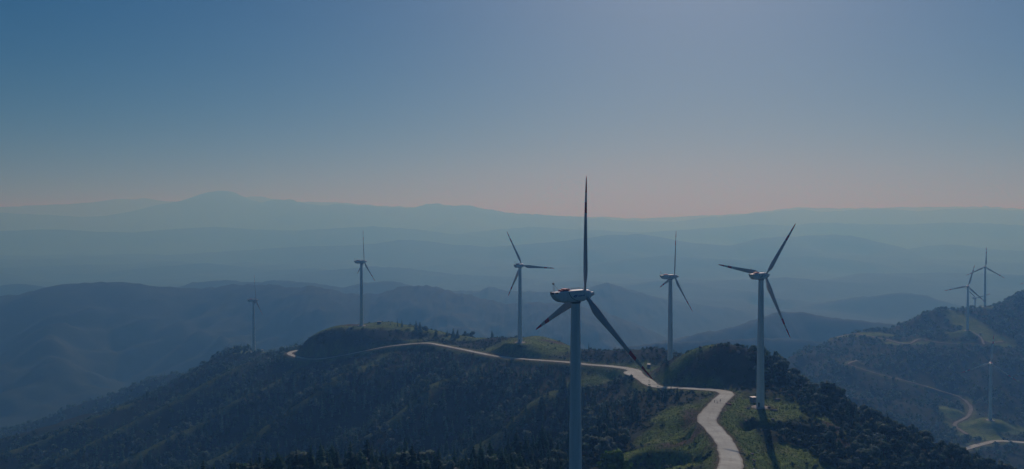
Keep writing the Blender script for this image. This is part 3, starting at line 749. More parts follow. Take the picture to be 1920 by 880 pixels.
def blade_mesh():
    st = [(1.0, .95, 1.0, 14), (1.8, .95, 1.0, 14), (2.8, 1.15, .82, 14), (4.2, 1.85, .52, 13), (5.8, 2.55, .36, 11.5), (7.4, 2.80, .29, 10), (9.5, 2.62, .25, 8), (13, 2.25, .22, 5.5), (17, 1.90, .20, 3.5), (21, 1.58, .19, 2), (24.2, 1.36, .18, 1.2), (24.21, 1.36, .18, 1.2), (27.3, 1.14, .18, .6), (27.31, 1.14, .18, .6), (30.1, .92, .17, .2), (30.11, .92, .17, .2), (32.5, .70, .17, 0), (34.0, .46, .16, 0), (34.8, .22, .16, 0), (35.0, .06, .16, 0)]
    m_ = MB(); rings = []; n = 18
    for r, c, tk, tw in st:
        ring = []
        for i in range(n):
            t = 2 * math.pi * i / n
            x = c * (.5 * math.cos(t) + (.0 if tk > .9 else .18 * min(1, (1 - tk) / .6)))      # trailing edge towards +X
            yy = .5 * c * tk * math.sin(t) * (1.0 if tk > .9 else (1 - .55 * (math.cos(t) + 1) / 2 * (1 - tk)) )
            a = R(tw); X, Yv = x * math.cos(a) - yy * math.sin(a), x * math.sin(a) * -1 + yy * math.cos(a)
            ring.append((X, Yv + .9 * (r / RB) ** 2.2, r))
        rings.append(ring)
    m_.loft(rings)
    q = [m_.v[f[0]][2] for f in m_.f]
    m_.m = [1 if (24.205 <= z0 < 27.3 or z0 >= 30.105) else 0 for z0 in q]
    return m_.mesh('blade', [M_BLADE, M_RED], True, 50)
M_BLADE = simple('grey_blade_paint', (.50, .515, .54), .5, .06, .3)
ME_BLADE = blade_mesh()
ME_BLADE_BACKLIT = blade_mesh(); ME_BLADE_BACKLIT.materials[0] = simple('backlit_shade_blade_paint', (.10, .11, .125), .6, .1, .3)   # backlit shade of the far left rotor, put into its blade colour
ME_BLADE_LIT = blade_mesh(); ME_BLADE_LIT.materials[0] = M_WHITE       # low turbine on the right hill: whiter blade colour stands in for fill light
TH = 67.75
mb = MB(); prof = []
for z in np.linspace(0, TH, 13): prof.append((2.18 + (1.34 - 2.18) * (z / TH) ** .92, z))
mb.lathe(prof, 48); ME_TOWER = mb.mesh('tower', [M_WHITE], True, 40)
ME_FLANGE = []
for z in (.12, 17.5, 40.0, TH - .12):
    mb = MB(); r = 2.18 + (1.34 - 2.18) * (z / TH) ** .92; mb.lathe([(r + .006, z - .05), (r + .02, z - .04), (r + .02, z + .04), (r + .006, z + .05)], 48, cap=False)
    ME_FLANGE.append(mb.mesh('flange_ring', [M_WHITE], True, 40))
mb = MB(); mb.box((.9, -2.12, 1.75), (.95, .16, 2.2)); ME_DOOR = mb.mesh('door', [M_DARK])
mb = MB()
for k in range(4): mb.box((.9, -2.45 - .3 * k, .62 - .2 * k), (1.2, .3, .14))
ME_STEP = mb.mesh('steps', [M_STEEL])
mb = MB(); mb.lathe([(2.0, .42), (3.3, .40), (3.6, .30), (4.8, .05), (5.0, -1.6)], 40); ME_FOUND = mb.mesh('foundation', [M_FOUND], True, 30)
mb = MB(); mb.lathe([(1.40, TH - .05), (1.55, TH + .05), (1.55, TH + .35), (1.3, TH + .95)], 32); ME_YAW = mb.mesh('yaw_bearing', [M_DARK], True, 30)

TLAB = ['large white wind turbine nearest the viewer, its tower rising from below the picture', 'white wind turbine on the far left shoulder of the ridge beside the road loop',
        'white wind turbine on the grassy knoll at the left end of the ridge', 'white wind turbine on the wide grass pad behind the largest turbine, one blade pointing right',
        'white wind turbine rising from behind the scrubby knoll just right of the road bend', 'white wind turbine with red blade bands on the green pad beside the pale road',
        'white wind turbine on the terrace of the right hill, one blade pointing left', 'white wind turbine standing on the skyline saddle of the right hill, one blade straight up',
        'distant white wind turbine mostly sunk behind the right hill saddle, tower nearly hidden', 'pale wind turbine low on the right hill beside the dirt track curve',
        'wind turbine cut off by the right picture edge, only a blade tip over the hilltop']
def turbine(i):
    u, v, Y, A, th = TURB[i]
    b = TB[i]
    t = empty('wind_turbine', b, R(-A)); tag(t, TLAB[i], 'wind turbine', 'wind turbines along the ridges')
    link('foundation', ME_FOUND, t)
    tw = link('tower', ME_TOWER, t); [link('flange_ring', q, tw) for q in ME_FLANGE]; link('door', ME_DOOR, tw); link('steps', ME_STEP, tw); link('yaw_bearing', ME_YAW, tw)
    nc = link('nacelle', ME_NAC, t); nc.location = (0, 0, HUB_H); nc.rotation_euler = (R(1), 0, 0)
    for nm, m_ in (('seam', ME_SEAM[0]), ('seam', ME_SEAM[1]), ('rear_vent', ME_VENT), ('roof_hatch', ME_HATCH), ('handrail', ME_RAIL), ('weather_mast', ME_MAST)): link(nm, m_, nc)
    for e, l in ME_EMB: link('emblem', e, nc); link('lettering', l, nc)
    hc = (0, OVER, HUB_H)
    hb = link('hub', ME_HUB, t); hb.location = hc; hb.rotation_euler = (R(5), 0, 0)
    for k in range(3):
        bl = link('blade', ME_BLADE_LIT if i == 9 else ME_BLADE_BACKLIT if i == 1 else ME_BLADE, t); bl.location = hc; bl.rotation_mode = 'YXZ'
        bl.rotation_euler = (R(5), R(90 - th - 120 * k), 0)
    return t
for i in range(len(TURB)): turbine(i)

# ------------------------------------------------------------------ transformer cabins
def cabin(u, v, Y, d, rz, body, label):
    p = P(u, v, Y); z = float(ground(p[0], p[1])[0])
    t = empty('transformer_cabin', (p[0], p[1], z), rz); tag(t, label, 'cabin', 'transformer cabins beside the turbines')
    m_ = MB(); m_.box((0, 0, .05), (d[0] + .5, d[1] + .5, .5)); m_.build('plinth', M_FOUND, t)
    m_ = MB(); m_.box((0, 0, .3 + d[2] / 2), d); m_.build('body', body, t)
    m_ = MB(); m_.box((0, 0, .3 + d[2] + .12), (d[0] + .35, d[1] + .35, .24), taper=.94); m_.build('roof', M_ROOFW, t)
    m_ = MB()
    for sx in (-.25, .25): m_.box((sx * d[0], -d[1] / 2 - .03, .3 + d[2] * .47), (d[0] * .36, .06, d[2] * .78))
    dr = m_.build('door', M_CAB, t)
    m_ = MB(); m_.box((.06 * d[0], -d[1] / 2 - .09, .3 + d[2] * .45), (.08, .06, .35)); m_.build('handle', M_DARK, dr)
    m_ = MB()
    for k in range(5): m_.box((d[0] / 2 + .02, 0, .3 + d[2] * (.55 + .07 * k)), (.06, d[1] * .5, .06))
    m_.build('louvre', M_DARK, t)
cabin(1412.5, 750, 464, (3.0, 2.4, 2.6), .35, M_CAB, 'dark blue cabin with a white roof beside the tower on the green pad')
cabin(1216.5, 685, 640, (2.3, 2.0, 2.3), .1, M_CAB, 'small cabin with a pale roof by the road bend, below the dark bank')
cabin(711, 609, 937, (4.2, 2.4, 2.2), .0, M_CAB, 'low dark cabin on the knoll crest right of the left knoll turbine')
cabin(491.5, 660, 1150, (3.0, 2.2, 2.3), .2, M_WHITE, 'small white cabin among scrub right of the far left turbine')
cabin(1838, 621, 1362, (3.2, 2.4, 2.4), -.2, M_WHITE, 'white cabin on the right hill terrace beside the turbine')
cabin(1839, 573, 1510, (3.2, 2.4, 2.4), -.2, M_WHITE, 'white cabin on the skyline saddle left of the turbine')

# ------------------------------------------------------------------ rocks and soil
def rock_mesh(seed, sub=2):
    r = np.random.default_rng(seed)
    import bmesh
    bm = bmesh.new(); bmesh.ops.create_icosphere(bm, subdivisions=sub, radius=1.0)
    pl = [(d / np.linalg.norm(d), r.uniform(.55, .9)) for d in r.normal(size=(9, 3))]
    for v_ in bm.verts:
        c = np.array(v_.co)
        for d, k in pl:
            q = c @ d
            if q > k: c = c - d * (q - k) * .9
        v_.co = c * (1 + r.uniform(-.05, .05))
    me = bpy.data.meshes.new('boulder'); bm.to_mesh(me); bm.free(); me.materials.append(M_ROCK); return me
ROCKM = [rock_mesh(k) for k in range(5)]
def rock(u, v, Y, sc, k, label, group=None, m_=None, name='boulder'):
    p = P(u, v, Y); z = float(ground(p[0], p[1])[0])
    o = link(name, ROCKM[k % 5] if m_ is None else m_); o.location = (p[0], p[1], z + sc[2] * .25); o.scale = sc; o.rotation_euler = (0, 0, k * 1.7)
    tag(o, label, 'rock', group)
for j, (u, v, Y, sc, lb) in enumerate([
    (1174, 815, 478, (2.6, 1.8, 2.2), 'pale boulder at the left end of the outcrop in the wooded gully'), (1182, 819, 474, (3.4, 2.0, 2.0), 'largest pale boulder of the outcrop in the wooded gully'), (1190, 820, 474, (2.2, 1.5, 1.4), 'pale boulder at the right end of the outcrop in the wooded gully'),
    (1385, 683, 530, (2.2, 1.4, 1.3), 'grey boulder high on the knoll face left of the tower'), (1347, 666, 546, (1.8, 1.2, 1.2), 'grey boulder near the top of the knoll behind the road'), (1313, 674, 556, (1.5, 1.2, 1.0), 'small grey boulder on the left shoulder of the knoll'),
    (1403, 762, 448, (1.1, .9, .9), 'dark stone standing on the pad left of the tower foot'), (1451, 768, 444, (2.2, 1.5, .9), 'dark boulder lying on the pad right of the tower foot'), (1442, 761, 450, (1.0, .9, 1.0), 'small brown stone beside the tower foot'),
    (1458, 748, 466, (1.6, 1.1, .8), 'dark stone on the far edge of the green pad'), (1398, 788, 424, (1.4, .9, .7), 'rubble stone on the lip of the pad, nearest the road'), (1428, 794, 418, (2.4, .8, .7), 'long pale stone in the dug bank below the pad'), (1449, 786, 427, (1.5, 1.0, .7), 'brown stone on the pad lip right of the tower shadow'),
    (1410, 847, 363, (1.2, .7, .6), 'pale stone at the top of the stone row beside the road'), (1413, 858, 352, (1.3, .8, .6), 'grey stone in the middle of the stone row beside the road'), (1413, 868, 344, (1.1, .8, .7), 'grey stone low in the stone row beside the road'), (1414, 878, 335, (1.5, .9, .6), 'pale stone at the foot of the stone row beside the road'),
    (1500, 789, 420, (.9, .6, .5), 'white stone on the right edge of the green pad'), (1571, 802, 424, (2.2, 1.6, 1.2), 'dark boulder in the bare red scar on the right flank'),
    (1062, 657, 752, (1.6, 1.0, .8), 'pale stone on the shoulder right of the wide grass pad')]):
    rock(u, v, Y, sc, j, lb, 'loose stones on the ridge')
sm = rock_mesh(77, 3); sm.materials[0] = M_SOIL
rock(1366, 756.5, 451, (2.4, 1.3, .75), 3, 'low heap of reddish soil on the right edge of the road', None, sm, 'soil_heap')

# ------------------------------------------------------------------ people at the road edge
M_SKIN = simple('skin', (.42, .27, .19), .6, .05); M_HAIR = simple('dark_hair', (.02, .017, .015), .6, .1)
CL = {'white': simple('white_cotton', (.72, .72, .72), .8, .05), 'navy': simple('navy_cloth', (.03, .04, .07), .85, .1), 'blue': simple('blue_grey_cloth', (.20, .26, .34), .85, .1), 'black': simple('black_cloth', (.018, .018, .02), .85, .1)}
def person(u, v, Y, rz, top, legs, label, arm=0.0, h=1.72):
    p = P(u, v, Y); z = float(ground(p[0], p[1])[0]) + .06
    J = {'pel': (0, 0, .93), 'sp': (0, .01, 1.15), 'ch': (0, 0, 1.36), 'nk': (0, 0, 1.49), 'hd0': (0, -.01, 1.57), 'hd1': (0, -.015, 1.70)}
    E_ = [('pel', 'sp'), ('sp', 'ch'), ('ch', 'nk'), ('nk', 'hd0'), ('hd0', 'hd1')]; rad = {'pel': .155, 'sp': .135, 'ch': .16, 'nk': .058, 'hd0': .085, 'hd1': .078}
    for s_ in (-1, 1):
        t = 'l' if s_ < 0 else 'r'; a = arm * (1 if s_ > 0 else .2)
        J.update({'hip' + t: (s_ * .10, 0, .88), 'kn' + t: (s_ * .115, -.03, .49), 'an' + t: (s_ * .12, .02, .09), 'to' + t: (s_ * .13, -.16, .04),
                  'sh' + t: (s_ * .19, 0, 1.41), 'el' + t: (s_ * .25, -.10 * a, 1.13 + .05 * a), 'wr' + t: (s_ * .24, -.06 - .26 * a, .89 + .25 * a), 'ha' + t: (s_ * .235, -.08 - .34 * a, .80 + .28 * a)})
        for k, r_ in (('hip', .095), ('kn', .062), ('an', .043), ('to', .036), ('sh', .068), ('el', .043), ('wr', .033), ('ha', .028)): rad[k + t] = r_
        E_ += [('pel', 'hip' + t), ('hip' + t, 'kn' + t), ('kn' + t, 'an' + t), ('an' + t, 'to' + t), ('ch', 'sh' + t), ('sh' + t, 'el' + t), ('el' + t, 'wr' + t), ('wr' + t, 'ha' + t)]
        for q, (dx, dz, ln) in enumerate(((-.028, 0, .075), (-.010, -.01, .09), (.010, -.01, .085), (.026, 0, .065))):
            J['f%d' % q + t] = (J['ha' + t][0] + s_ * .004, J['ha' + t][1] + dx - .01, J['ha' + t][2] - ln); rad['f%d' % q + t] = .009; E_.append(('ha' + t, 'f%d' % q + t))
        J['th' + t] = (J['wr' + t][0] - s_ * .02, J['wr' + t][1] - .06, J['wr' + t][2] - .06); rad['th' + t] = .010; E_.append(('wr' + t, 'th' + t))
    ks = list(J); me = bpy.data.meshes.new('person'); me.from_pydata([J[k] for k in ks], [(ks.index(a), ks.index(b)) for a, b in E_], [])
    o = link('person', me); md = o.modifiers.new('skin', 'SKIN')
    for k, sv in zip(ks, me.skin_vertices[0].data): sv.radius = (rad[k], rad[k]); sv.use_root = (k == 'pel')
    o.modifiers.new('sub', 'SUBSURF').levels = 1
    dg = bpy.context.evaluated_depsgraph_get(); m2 = bpy.data.meshes.new_from_object(o.evaluated_get(dg)); o.modifiers.clear(); o.data = m2
    m2.materials.clear()
    for mm in (M_SKIN, top, legs, M_DARK): m2.materials.append(mm)
    for f in m2.polygons:
        c = f.center; f.use_smooth = True
        f.material_index = 3 if c.z < .085 else 2 if c.z < .97 and abs(c.x) < .2 else 1 if (c.z < 1.47 and (abs(c.x) < .2 or c.z > 1.16)) else 0
    o.location = (p[0], p[1], z); o.rotation_euler = (0, 0, rz); o.scale = (h / 1.78,) * 3
    tag(o, label, 'person', 'people standing at the road edge')
    m_ = MB(); m_.lathe([(.02, .205), (.075, .185), (.10, .14), (.104, .08), (.09, .02)], 16); hm = m_.build('hair', M_HAIR, o, True); hm.location = (0, .015, 1.58)
    m_ = MB(); m_.tube((0, -.085, .0), (0, -.125, -.03), .012, .022, 6)
    for sx in (-1, 1): m_.box((sx * .035, -.092, .035), (.022, .012, .014)); m_.box((sx * .092, 0, .0), (.02, .045, .06))
    m_.box((0, -.085, -.06), (.05, .012, .012)); fc = m_.build('face', M_SKIN, o); fc.location = (0, -.012, 1.635)
person(1344.5, 758, 452, .6, CL['white'], CL['black'], 'person in a white top and dark trousers standing at the left edge of the road', .3)
person(1340, 757, 453.5, -1.2, CL['navy'], CL['black'], 'person in dark clothing at the road edge, left of the white top', .8, 1.68)
person(1350.5, 755, 456, 2.2, CL['blue'], CL['navy'], 'person in a blue grey top on the road, right of the white top', .1, 1.75)

# ------------------------------------------------------------------ vegetation prototypes (unit height)
def outward(V, F, Nn):
    """vertex normals of the whole crown rather than of each leaf; faces turned to look outwards"""
    if Nn is None:
        rr = np.hypot(V[:, 0], V[:, 1]); Nn = np.stack([V[:, 0] / (rr + .02), V[:, 1] / (rr + .02), .35 + .5 * (rr < .02)], -1)
        Nn = Nn / np.linalg.norm(Nn, axis=1)[:, None]
    fn = np.cross(V[F[:, 1]] - V[F[:, 0]], V[F[:, 2]] - V[F[:, 0]]); flip = (fn * Nn[F].mean(1)).sum(1) < 0
    F = F.copy(); F[flip] = F[flip][:, ::-1]
    return V, F, Nn
def conifer_proto(seed, tiers, per, rmax=.2, bare=.08, flat=0.0):
    r = np.random.default_rng(seed); V, F = [], []
    for k in range(tiers):
        t = (k + r.uniform(-.25, .25)) / tiers; z = bare + (1 - bare) * np.clip(t, 0, 1)
        env = rmax * (1 - (z - bare) / (1 - bare)) ** .8 * (1 if z > bare + .05 else .85) * r.uniform(.8, 1.15) + .012
        if flat: env *= (.35 + .9 * (k % 2)) if k < tiers - 2 else 1.2
        nb = max(3, int(per * (.45 + .55 * (1 - t))))
        a0 = r.uniform(0, 6.28)
        for q in range(nb):
            a = a0 + 6.283 * (q + r.uniform(-.35, .35)) / nb; L = env * r.uniform(.65, 1.25); wd = L * r.uniform(.30, .48) + .008
            dz = -L * r.uniform(.15, .55) * (1 - flat); ca, sa = math.cos(a), math.sin(a); b = len(V); tk = .02 + .16 * L
            V += [(0, 0, z + .02), (ca * L * .6 - sa * wd, sa * L * .6 + ca * wd, z + dz * .75 - tk * .5), (ca * L, sa * L, z + dz), (ca * L * .6 + sa * wd, sa * L * .6 - ca * wd, z + dz * .75 - tk * .5), (ca * L * .55, sa * L * .55, z + dz * .3 + tk * .35)]
            F += [(b, b + 1, b + 4), (b + 1, b + 2, b + 4), (b + 2, b + 3, b + 4), (b + 3, b, b + 4)]
    b = len(V); V += [(.018, 0, .88), (-.009, .015, .88), (-.009, -.015, .88), (0, 0, 1.02)]; F += [(b, b + 1, b + 3), (b + 1, b + 2, b + 3), (b + 2, b, b + 3)]
    return outward(np.array(V), np.array(F), None)
def broad_proto(seed, n, lobes=6, wide=.36, low=.22, leaf=.075):
    r = np.random.default_rng(seed); C = []
    for k in range(lobes):
        a, rr = r.uniform(0, 6.28), wide * r.uniform(.15, .62); z = low + (1 - low) * r.uniform(.22, .80)
        C.append((rr * math.cos(a), rr * math.sin(a), z, wide * r.uniform(.34, .60), (1 - low) * r.uniform(.16, .28)))
    C.append((0, 0, .80, wide * .45, .19))
    V, F, NN = [], [], []
    for k in range(n):
        c = C[r.integers(len(C))]; d = r.normal(size=3); d /= np.linalg.norm(d); q = r.uniform(.55, 1.05)
        p = np.array([c[0] + d[0] * c[3] * q, c[1] + d[1] * c[3] * q, min(1.02, c[2] + d[2] * c[4] * q)])
        nn = d + r.normal(size=3) * .55; nn[2] += .25; nn /= np.linalg.norm(nn); uu = np.cross(nn, r.normal(size=3)); uu /= np.linalg.norm(uu); vv = np.cross(nn, uu); sz = leaf * r.uniform(.6, 1.4); b = len(V)
        V += [p - uu * sz, p - vv * sz * .75 + nn * sz * .2, p + uu * sz, p + vv * sz * .75 + nn * sz * .2]; F += [(b, b + 1, b + 2), (b, b + 2, b + 3)]
        o_ = .75 * (p - np.array(c[:3])) / np.array([c[3], c[3], c[4]]) + .45 * (p - np.array([0, 0, .5])) / np.array([wide, wide, .5]); o_ += r.normal(size=3) * .16; NN += [o_ / (np.linalg.norm(o_) + 1e-6)] * 4
    return outward(np.array(V), np.array(F), np.array(NN))
def trunk_proto(r0=.018, top=.85, n=6, limbs=0, seed=0):
    r = np.random.default_rng(seed); m_ = MB()
    z = np.linspace(-.05, top, 4); pts = [(r.uniform(-.01, .01), r.uniform(-.01, .01), q) for q in z]
    for k in range(3): m_.tube(pts[k], pts[k + 1], r0 * (1 - .28 * k), r0 * (1 - .28 * (k + 1)), n)
    for k in range(limbs):
        a = r.uniform(0, 6.28); q = r.uniform(.3, .6); m_.tube((0, 0, q), (.22 * math.cos(a), .22 * math.sin(a), q + r.uniform(.12, .25)), r0 * .5, r0 * .15, 5)
    return m_
CON_HI = [conifer_proto(k, 15, 11, .17 + .02 * (k % 4)) for k in range(8)]
CON_LO = [conifer_proto(20 + k, 9, 7, .18 + .02 * (k % 3)) for k in range(6)]
CON_XL = [conifer_proto(40 + k, 5, 5, .22) for k in range(5)]
BRD_HI = [broad_proto(60 + k, 560, 6 + k % 3, .34 + .03 * (k % 3), .22, .062) for k in range(8)]
BRD_LO = [broad_proto(80 + k, 170, 6, .38, .15, .085) for k in range(6)]
BRD_XL = [broad_proto(100 + k, 60, 5, .44, .08, .14) for k in range(6)]
SHR_HI = [broad_proto(120 + k, 130, 5, .62, .0, .13) for k in range(6)]
SHR_LO = [broad_proto(140 + k, 60, 5, .66, .0, .16) for k in range(6)]

def bil(A, x, y):
    i = np.clip(np.searchsorted(gx, x) - 1, 0, nx - 2); j = np.clip(np.searchsorted(gy, y) - 1, 0, ny - 2)
    u, v = (x - gx[i]) / (gx[i + 1] - gx[i]), (y - gy[j]) / (gy[j + 1] - gy[j])
    return (A[j, i] * (1 - u) + A[j, i + 1] * u) * (1 - v) + (A[j + 1, i] * (1 - u) + A[j + 1, i + 1] * u) * v
def visible(x, y, z):
    """inside the frame and not behind the terrain"""
    u, v = proj(np.stack([x, y, z], -1)); ok = (u > -20) & (u < 1940) & (v > -10) & (v < 885)
    for t in np.linspace(.25, .985, 90):
        ok &= CAMZ + (z - CAMZ) * t > bil(GH, x * t, y * t)
    return ok
rg = np.random.default_rng(11)
def scatter(x0, x1, y0, y1, per):
    n_ = int((x1 - x0) * (y1 - y0) / per); x, y = rg.uniform(x0, x1, n_), rg.uniform(y0, y1, n_)
    u, v = proj(np.stack([x, y, bil(GH, x, y)], -1)); k = (u > -160) & (u < 2080); return x[k], y[k]
RD = ROADS[0][0]; _k = np.argmin(np.hypot(RD[:, 0] - P(1225, 724, 552)[0], RD[:, 1] - 552)); _e = np.argmin(RD[:, 0]); _o = np.argsort(RD[_k:_e + 1, 0])
RX, RY = RD[_k:_e + 1, 0][_o], RD[_k:_e + 1, 1][_o]
def clear(x, y, extra=1.5):
    d = np.full(x.shape, 1e6)
    for k in range(len(ROADS)): d = np.minimum(d, road_dist(x, y, k)[0] - ROADS[k][1])
    ok = d > extra
    for i, r_ in PADS: ok &= np.hypot(x - TB[i][0], y - TB[i][1]) > r_ * .85
    ok &= np.hypot(x - TB[0][0], y - TB[0][1]) > 16
    return ok
TREES = {'conifer': [], 'broadleaf': [], 'shrub': []}                       # arrays of x, y, height, region
def add(kind, x, y, h, reg): TREES[kind].append(np.stack([x, y, h, np.full(x.shape, reg)], -1))
# 0 main wooded slope, 1 front shoulder, 2 right flank, 3 right hill, 4 far left ridge, 5 knolls and banks
x, y = scatter(-760, 100, 285, 1180, 30)
south = np.where(x > RX[0], y < np.interp(x, RX, RY) - 9, y < 1120 + .35 * (x + 240))
k = south & clear(x, y, 3) & (rg.uniform(size=x.shape) > 1.1 * bil(GR, x, y)) & ((y > 490) | (x < np.interp(y, [300, 340, 374, 390, 404, 424, 458, 490], [0, 14, 32, 46, 60, 68, 74, 86]) - 6)) & (rg.uniform(size=x.shape) < .18 + 1.0 * sstep(-.22, .16, fbm(x, y, 48, 3) + .10))
x, y = x[k], y[k]; mixn = fbm(x + 300, y, 45, 3); con = (mixn + rg.normal(size=x.shape) * .22 > -.04); front = (y < 400) & (x < 30)
hh = (5.6 + 8.4 * rg.uniform(size=x.shape) ** 1.7) * (1 - .35 * sstep(750, 1050, y)) * np.where(front, 1.0, 1.0); nearroad = np.clip((np.interp(x, RX, RY) - y) / 55, .22, 1); hh *= np.where(x > RX[0], nearroad, 1); hh *= np.where((x > 55) & (y > 470), .62, 1)
for c, kind in ((con, 'conifer'), (~con, 'broadleaf')):
    for f_, rgn in ((front, 1), (~front, 0)): q = c & f_; add(kind, x[q], y[q], hh[q] * (1.08 if kind == 'conifer' else .72), rgn)
x, y = scatter(-170, 20, 296, 372, 13)
k = clear(x, y, 3) & (np.hypot(x - TB[0][0], y - TB[0][1]) > 42) & (rg.uniform(size=x.shape) < .2 + .9 * sstep(-.25, .2, fbm(x, y, 22, 3))); x, y = x[k], y[k]; con = (fbm(x + 90, y, 26, 2) + rg.normal(size=x.shape) * .2) > -.12
hh = 5.2 + 6.0 * rg.uniform(size=x.shape) ** 1.8; add('conifer', x[con], y[con], hh[con] * 1.1, 1); add('broadleaf', x[~con], y[~con], hh[~con] * .62, 1)
x, y = scatter(85, 420, 300, 700, 11)
lim = np.interp(y, [300, 350, 390, 420, 450, 475, 500, 540, 600, 700], [118, 128, 136, 146, 152, 150, 142, 145, 150, 150])
k = (x > lim + 5 * fbm(x, y, 20, 2)) & clear(x, y, 3) & (bil(EA, x, y) < .35) & (rg.uniform(size=x.shape) < np.where(y < 400, .35, .55) + .5 * sstep(-.2, .3, fbm(x, y, 40, 3)))
x, y = x[k], y[k]; con = rg.uniform(size=x.shape) < .16; hh = 3.6 + 4.6 * rg.uniform(size=x.shape) ** 1.4; hh *= sstep(-4, 22, x - np.interp(y, [300, 350, 390, 420, 450, 475, 500, 540, 600, 700], [118, 128, 136, 146, 152, 150, 142, 145, 150, 150])) * .65 + .35
add('conifer', x[con], y[con], hh[con] * 1.15, 2); add('broadleaf', x[~con], y[~con], hh[~con], 2)
x, y = scatter(230, 1500, 760, 1680, 24)
k = clear(x, y, 4) & (bil(GR, x, y) < .4) & (rg.uniform(size=x.shape) < .4 + .8 * sstep(-.25, .3, fbm(x, y, 80, 3)))
x, y = x[k], y[k]; con = rg.uniform(size=x.shape) < .25; hh = 2.6 + 3.6 * rg.uniform(size=x.shape) ** 1.8
add('conifer', x[con], y[con], hh[con] * 1.2, 3); add('broadleaf', x[~con], y[~con], hh[~con], 3)
x, y = scatter(-1000, -240, 1120, 1640, 40)
k = clear(x, y, 4) & (bil(GR, x, y) < .4) & (rg.uniform(size=x.shape) < .75); x, y = x[k], y[k]; con = rg.uniform(size=x.shape) < .5; hh = 4 + 4.5 * rg.uniform(size=x.shape) ** 1.5
add('conifer', x[con], y[con], hh[con] * 1.1, 4); add('broadleaf', x[~con], y[~con], hh[~con], 4)
x, y = scatter(-330, 260, 290, 1080, 7)
g_ = bil(GR, x, y); k = clear(x, y, 1.0) & (bil(EA, x, y) < .45) & (rg.uniform(size=x.shape) < np.where(g_ > .5, .045, .75)) & (rg.uniform(size=x.shape) < .35 + .9 * sstep(-.3, .25, fbm(x, y, 18, 3)))
x, y = x[k], y[k]; add('shrub', x, y, (.7 + 1.5 * rg.uniform(size=x.shape) ** 2.2) * np.where(bil(GR, x, y) > .5, .7, 1), 5)

x, y = scatter(88, 152, 318, 420, 6)
k = clear(x, y, 2.5) & (bil(GR, x, y) < .55) & (x > np.interp(y, [318, 350, 380, 405, 420], [96, 100, 106, 110, 150])) & (rg.uniform(size=x.shape) < .03 + .35 * sstep(0, .35, fbm(x, y, 14, 3)) + .5 * (cut_depth(x, y) > 1.5) + .4 * sstep(122, 138, x)); x, y = x[k], y[k]; add('shrub', x, y, 1.2 + 2.6 * rg.uniform(size=x.shape) ** 1.6, 5)
x, y = scatter(30, 92, 350, 396, 5)
k = clear(x, y, 2.5) & (cut_depth(x, y) > 1.2) & (bil(EA, x, y) < .3) & (rg.uniform(size=x.shape) < .75); x, y = x[k], y[k]; add('shrub', x, y, .9 + 1.6 * rg.uniform(size=x.shape) ** 1.6, 5)
x, y = scatter(-520, -330, 1000, 1220, 9)
k = clear(x, y, 1.5) & (bil(GR, x, y) < .5) & (rg.uniform(size=x.shape) < .75); x, y = x[k], y[k]; add('shrub', x, y, .9 + 1.8 * rg.uniform(size=x.shape) ** 1.8, 5)
LABELS = {
    ('conifer', 0): ('dark green conifer in the dense wood on the slope under the road', 'conifers of the wooded slope'),
    ('conifer', 1): ('conifer in the nearest stand of wood along the bottom of the picture', 'conifers of the nearest stand'),
    ('conifer', 2): ('dark conifer among broadleaf trees on the steep right flank of the ridge', 'conifers of the right flank'),
    ('conifer', 3): ('small conifer on the wooded right hill', 'conifers of the right hill'), ('conifer', 4): ('small conifer on the far left ridge', 'conifers of the far left ridge'),
    ('broadleaf', 0): ('bushy green tree in the dense wood on the slope under the road', 'broadleaf trees of the wooded slope'),
    ('broadleaf', 1): ('bushy green tree in the nearest stand along the bottom of the picture', 'broadleaf trees of the nearest stand'),
    ('broadleaf', 2): ('bushy dark green tree on the steep right flank of the ridge', 'broadleaf trees of the right flank'),
    ('broadleaf', 3): ('small bushy tree on the wooded right hill', 'broadleaf trees of the right hill'), ('broadleaf', 4): ('small bushy tree on the far left ridge', 'broadleaf trees of the far left ridge'),
    ('shrub', 5): ('low green shrub growing on the banks and knolls of the ridge', 'shrubs along the road banks')}
SPEC = {'conifer': ('conifer_tree', 'tree', M_CON), 'broadleaf': ('broadleaf_tree', 'tree', M_BRD), 'shrub': ('shrub', 'shrub', M_SHR)}
def crown_mesh(name, proto, m_): V_, F_, N_ = proto; return mesh_np(name, V_, F_, [m_], attrs={'tint': ('FACE', np.zeros(len(F_)))}, nrm=N_)
PROTO = {'conifer': [crown_mesh('crown', p_, M_CON) for p_ in CON_HI], 'broadleaf': [crown_mesh('crown', p_, M_BRD) for p_ in BRD_HI], 'shrub': [crown_mesh('shrub', p_, M_SHR) for p_ in SHR_HI]}
TRUNK = {'conifer': trunk_proto(.016, .9, 6).mesh('trunk', [M_BARK]), 'broadleaf': trunk_proto(.026, .6, 6, 5, 3).mesh('trunk', [M_BARK])}
def plant(kind, x, y, z, h, wd, k, rz, label, group=None, crown=None, trunk=True):
    nm, cat, m_ = SPEC[kind]
    me_ = crown if crown is not None else PROTO[kind][k % len(PROTO[kind])]
    if kind == 'shrub':
        o = link(nm, me_); o.location = (x, y, z)
    else:
        o = empty(nm, (x, y, z)); link('trunk', TRUNK[kind], o); link('crown', me_, o)
    ln = math.sin(x * 12.9 + y * 7.7); o.rotation_euler = (.05 * ln, .05 * math.cos(x * 5.1 - y * 3.3), rz); o.scale = (h * wd, h * wd, h); tag(o, label, cat, group); return o

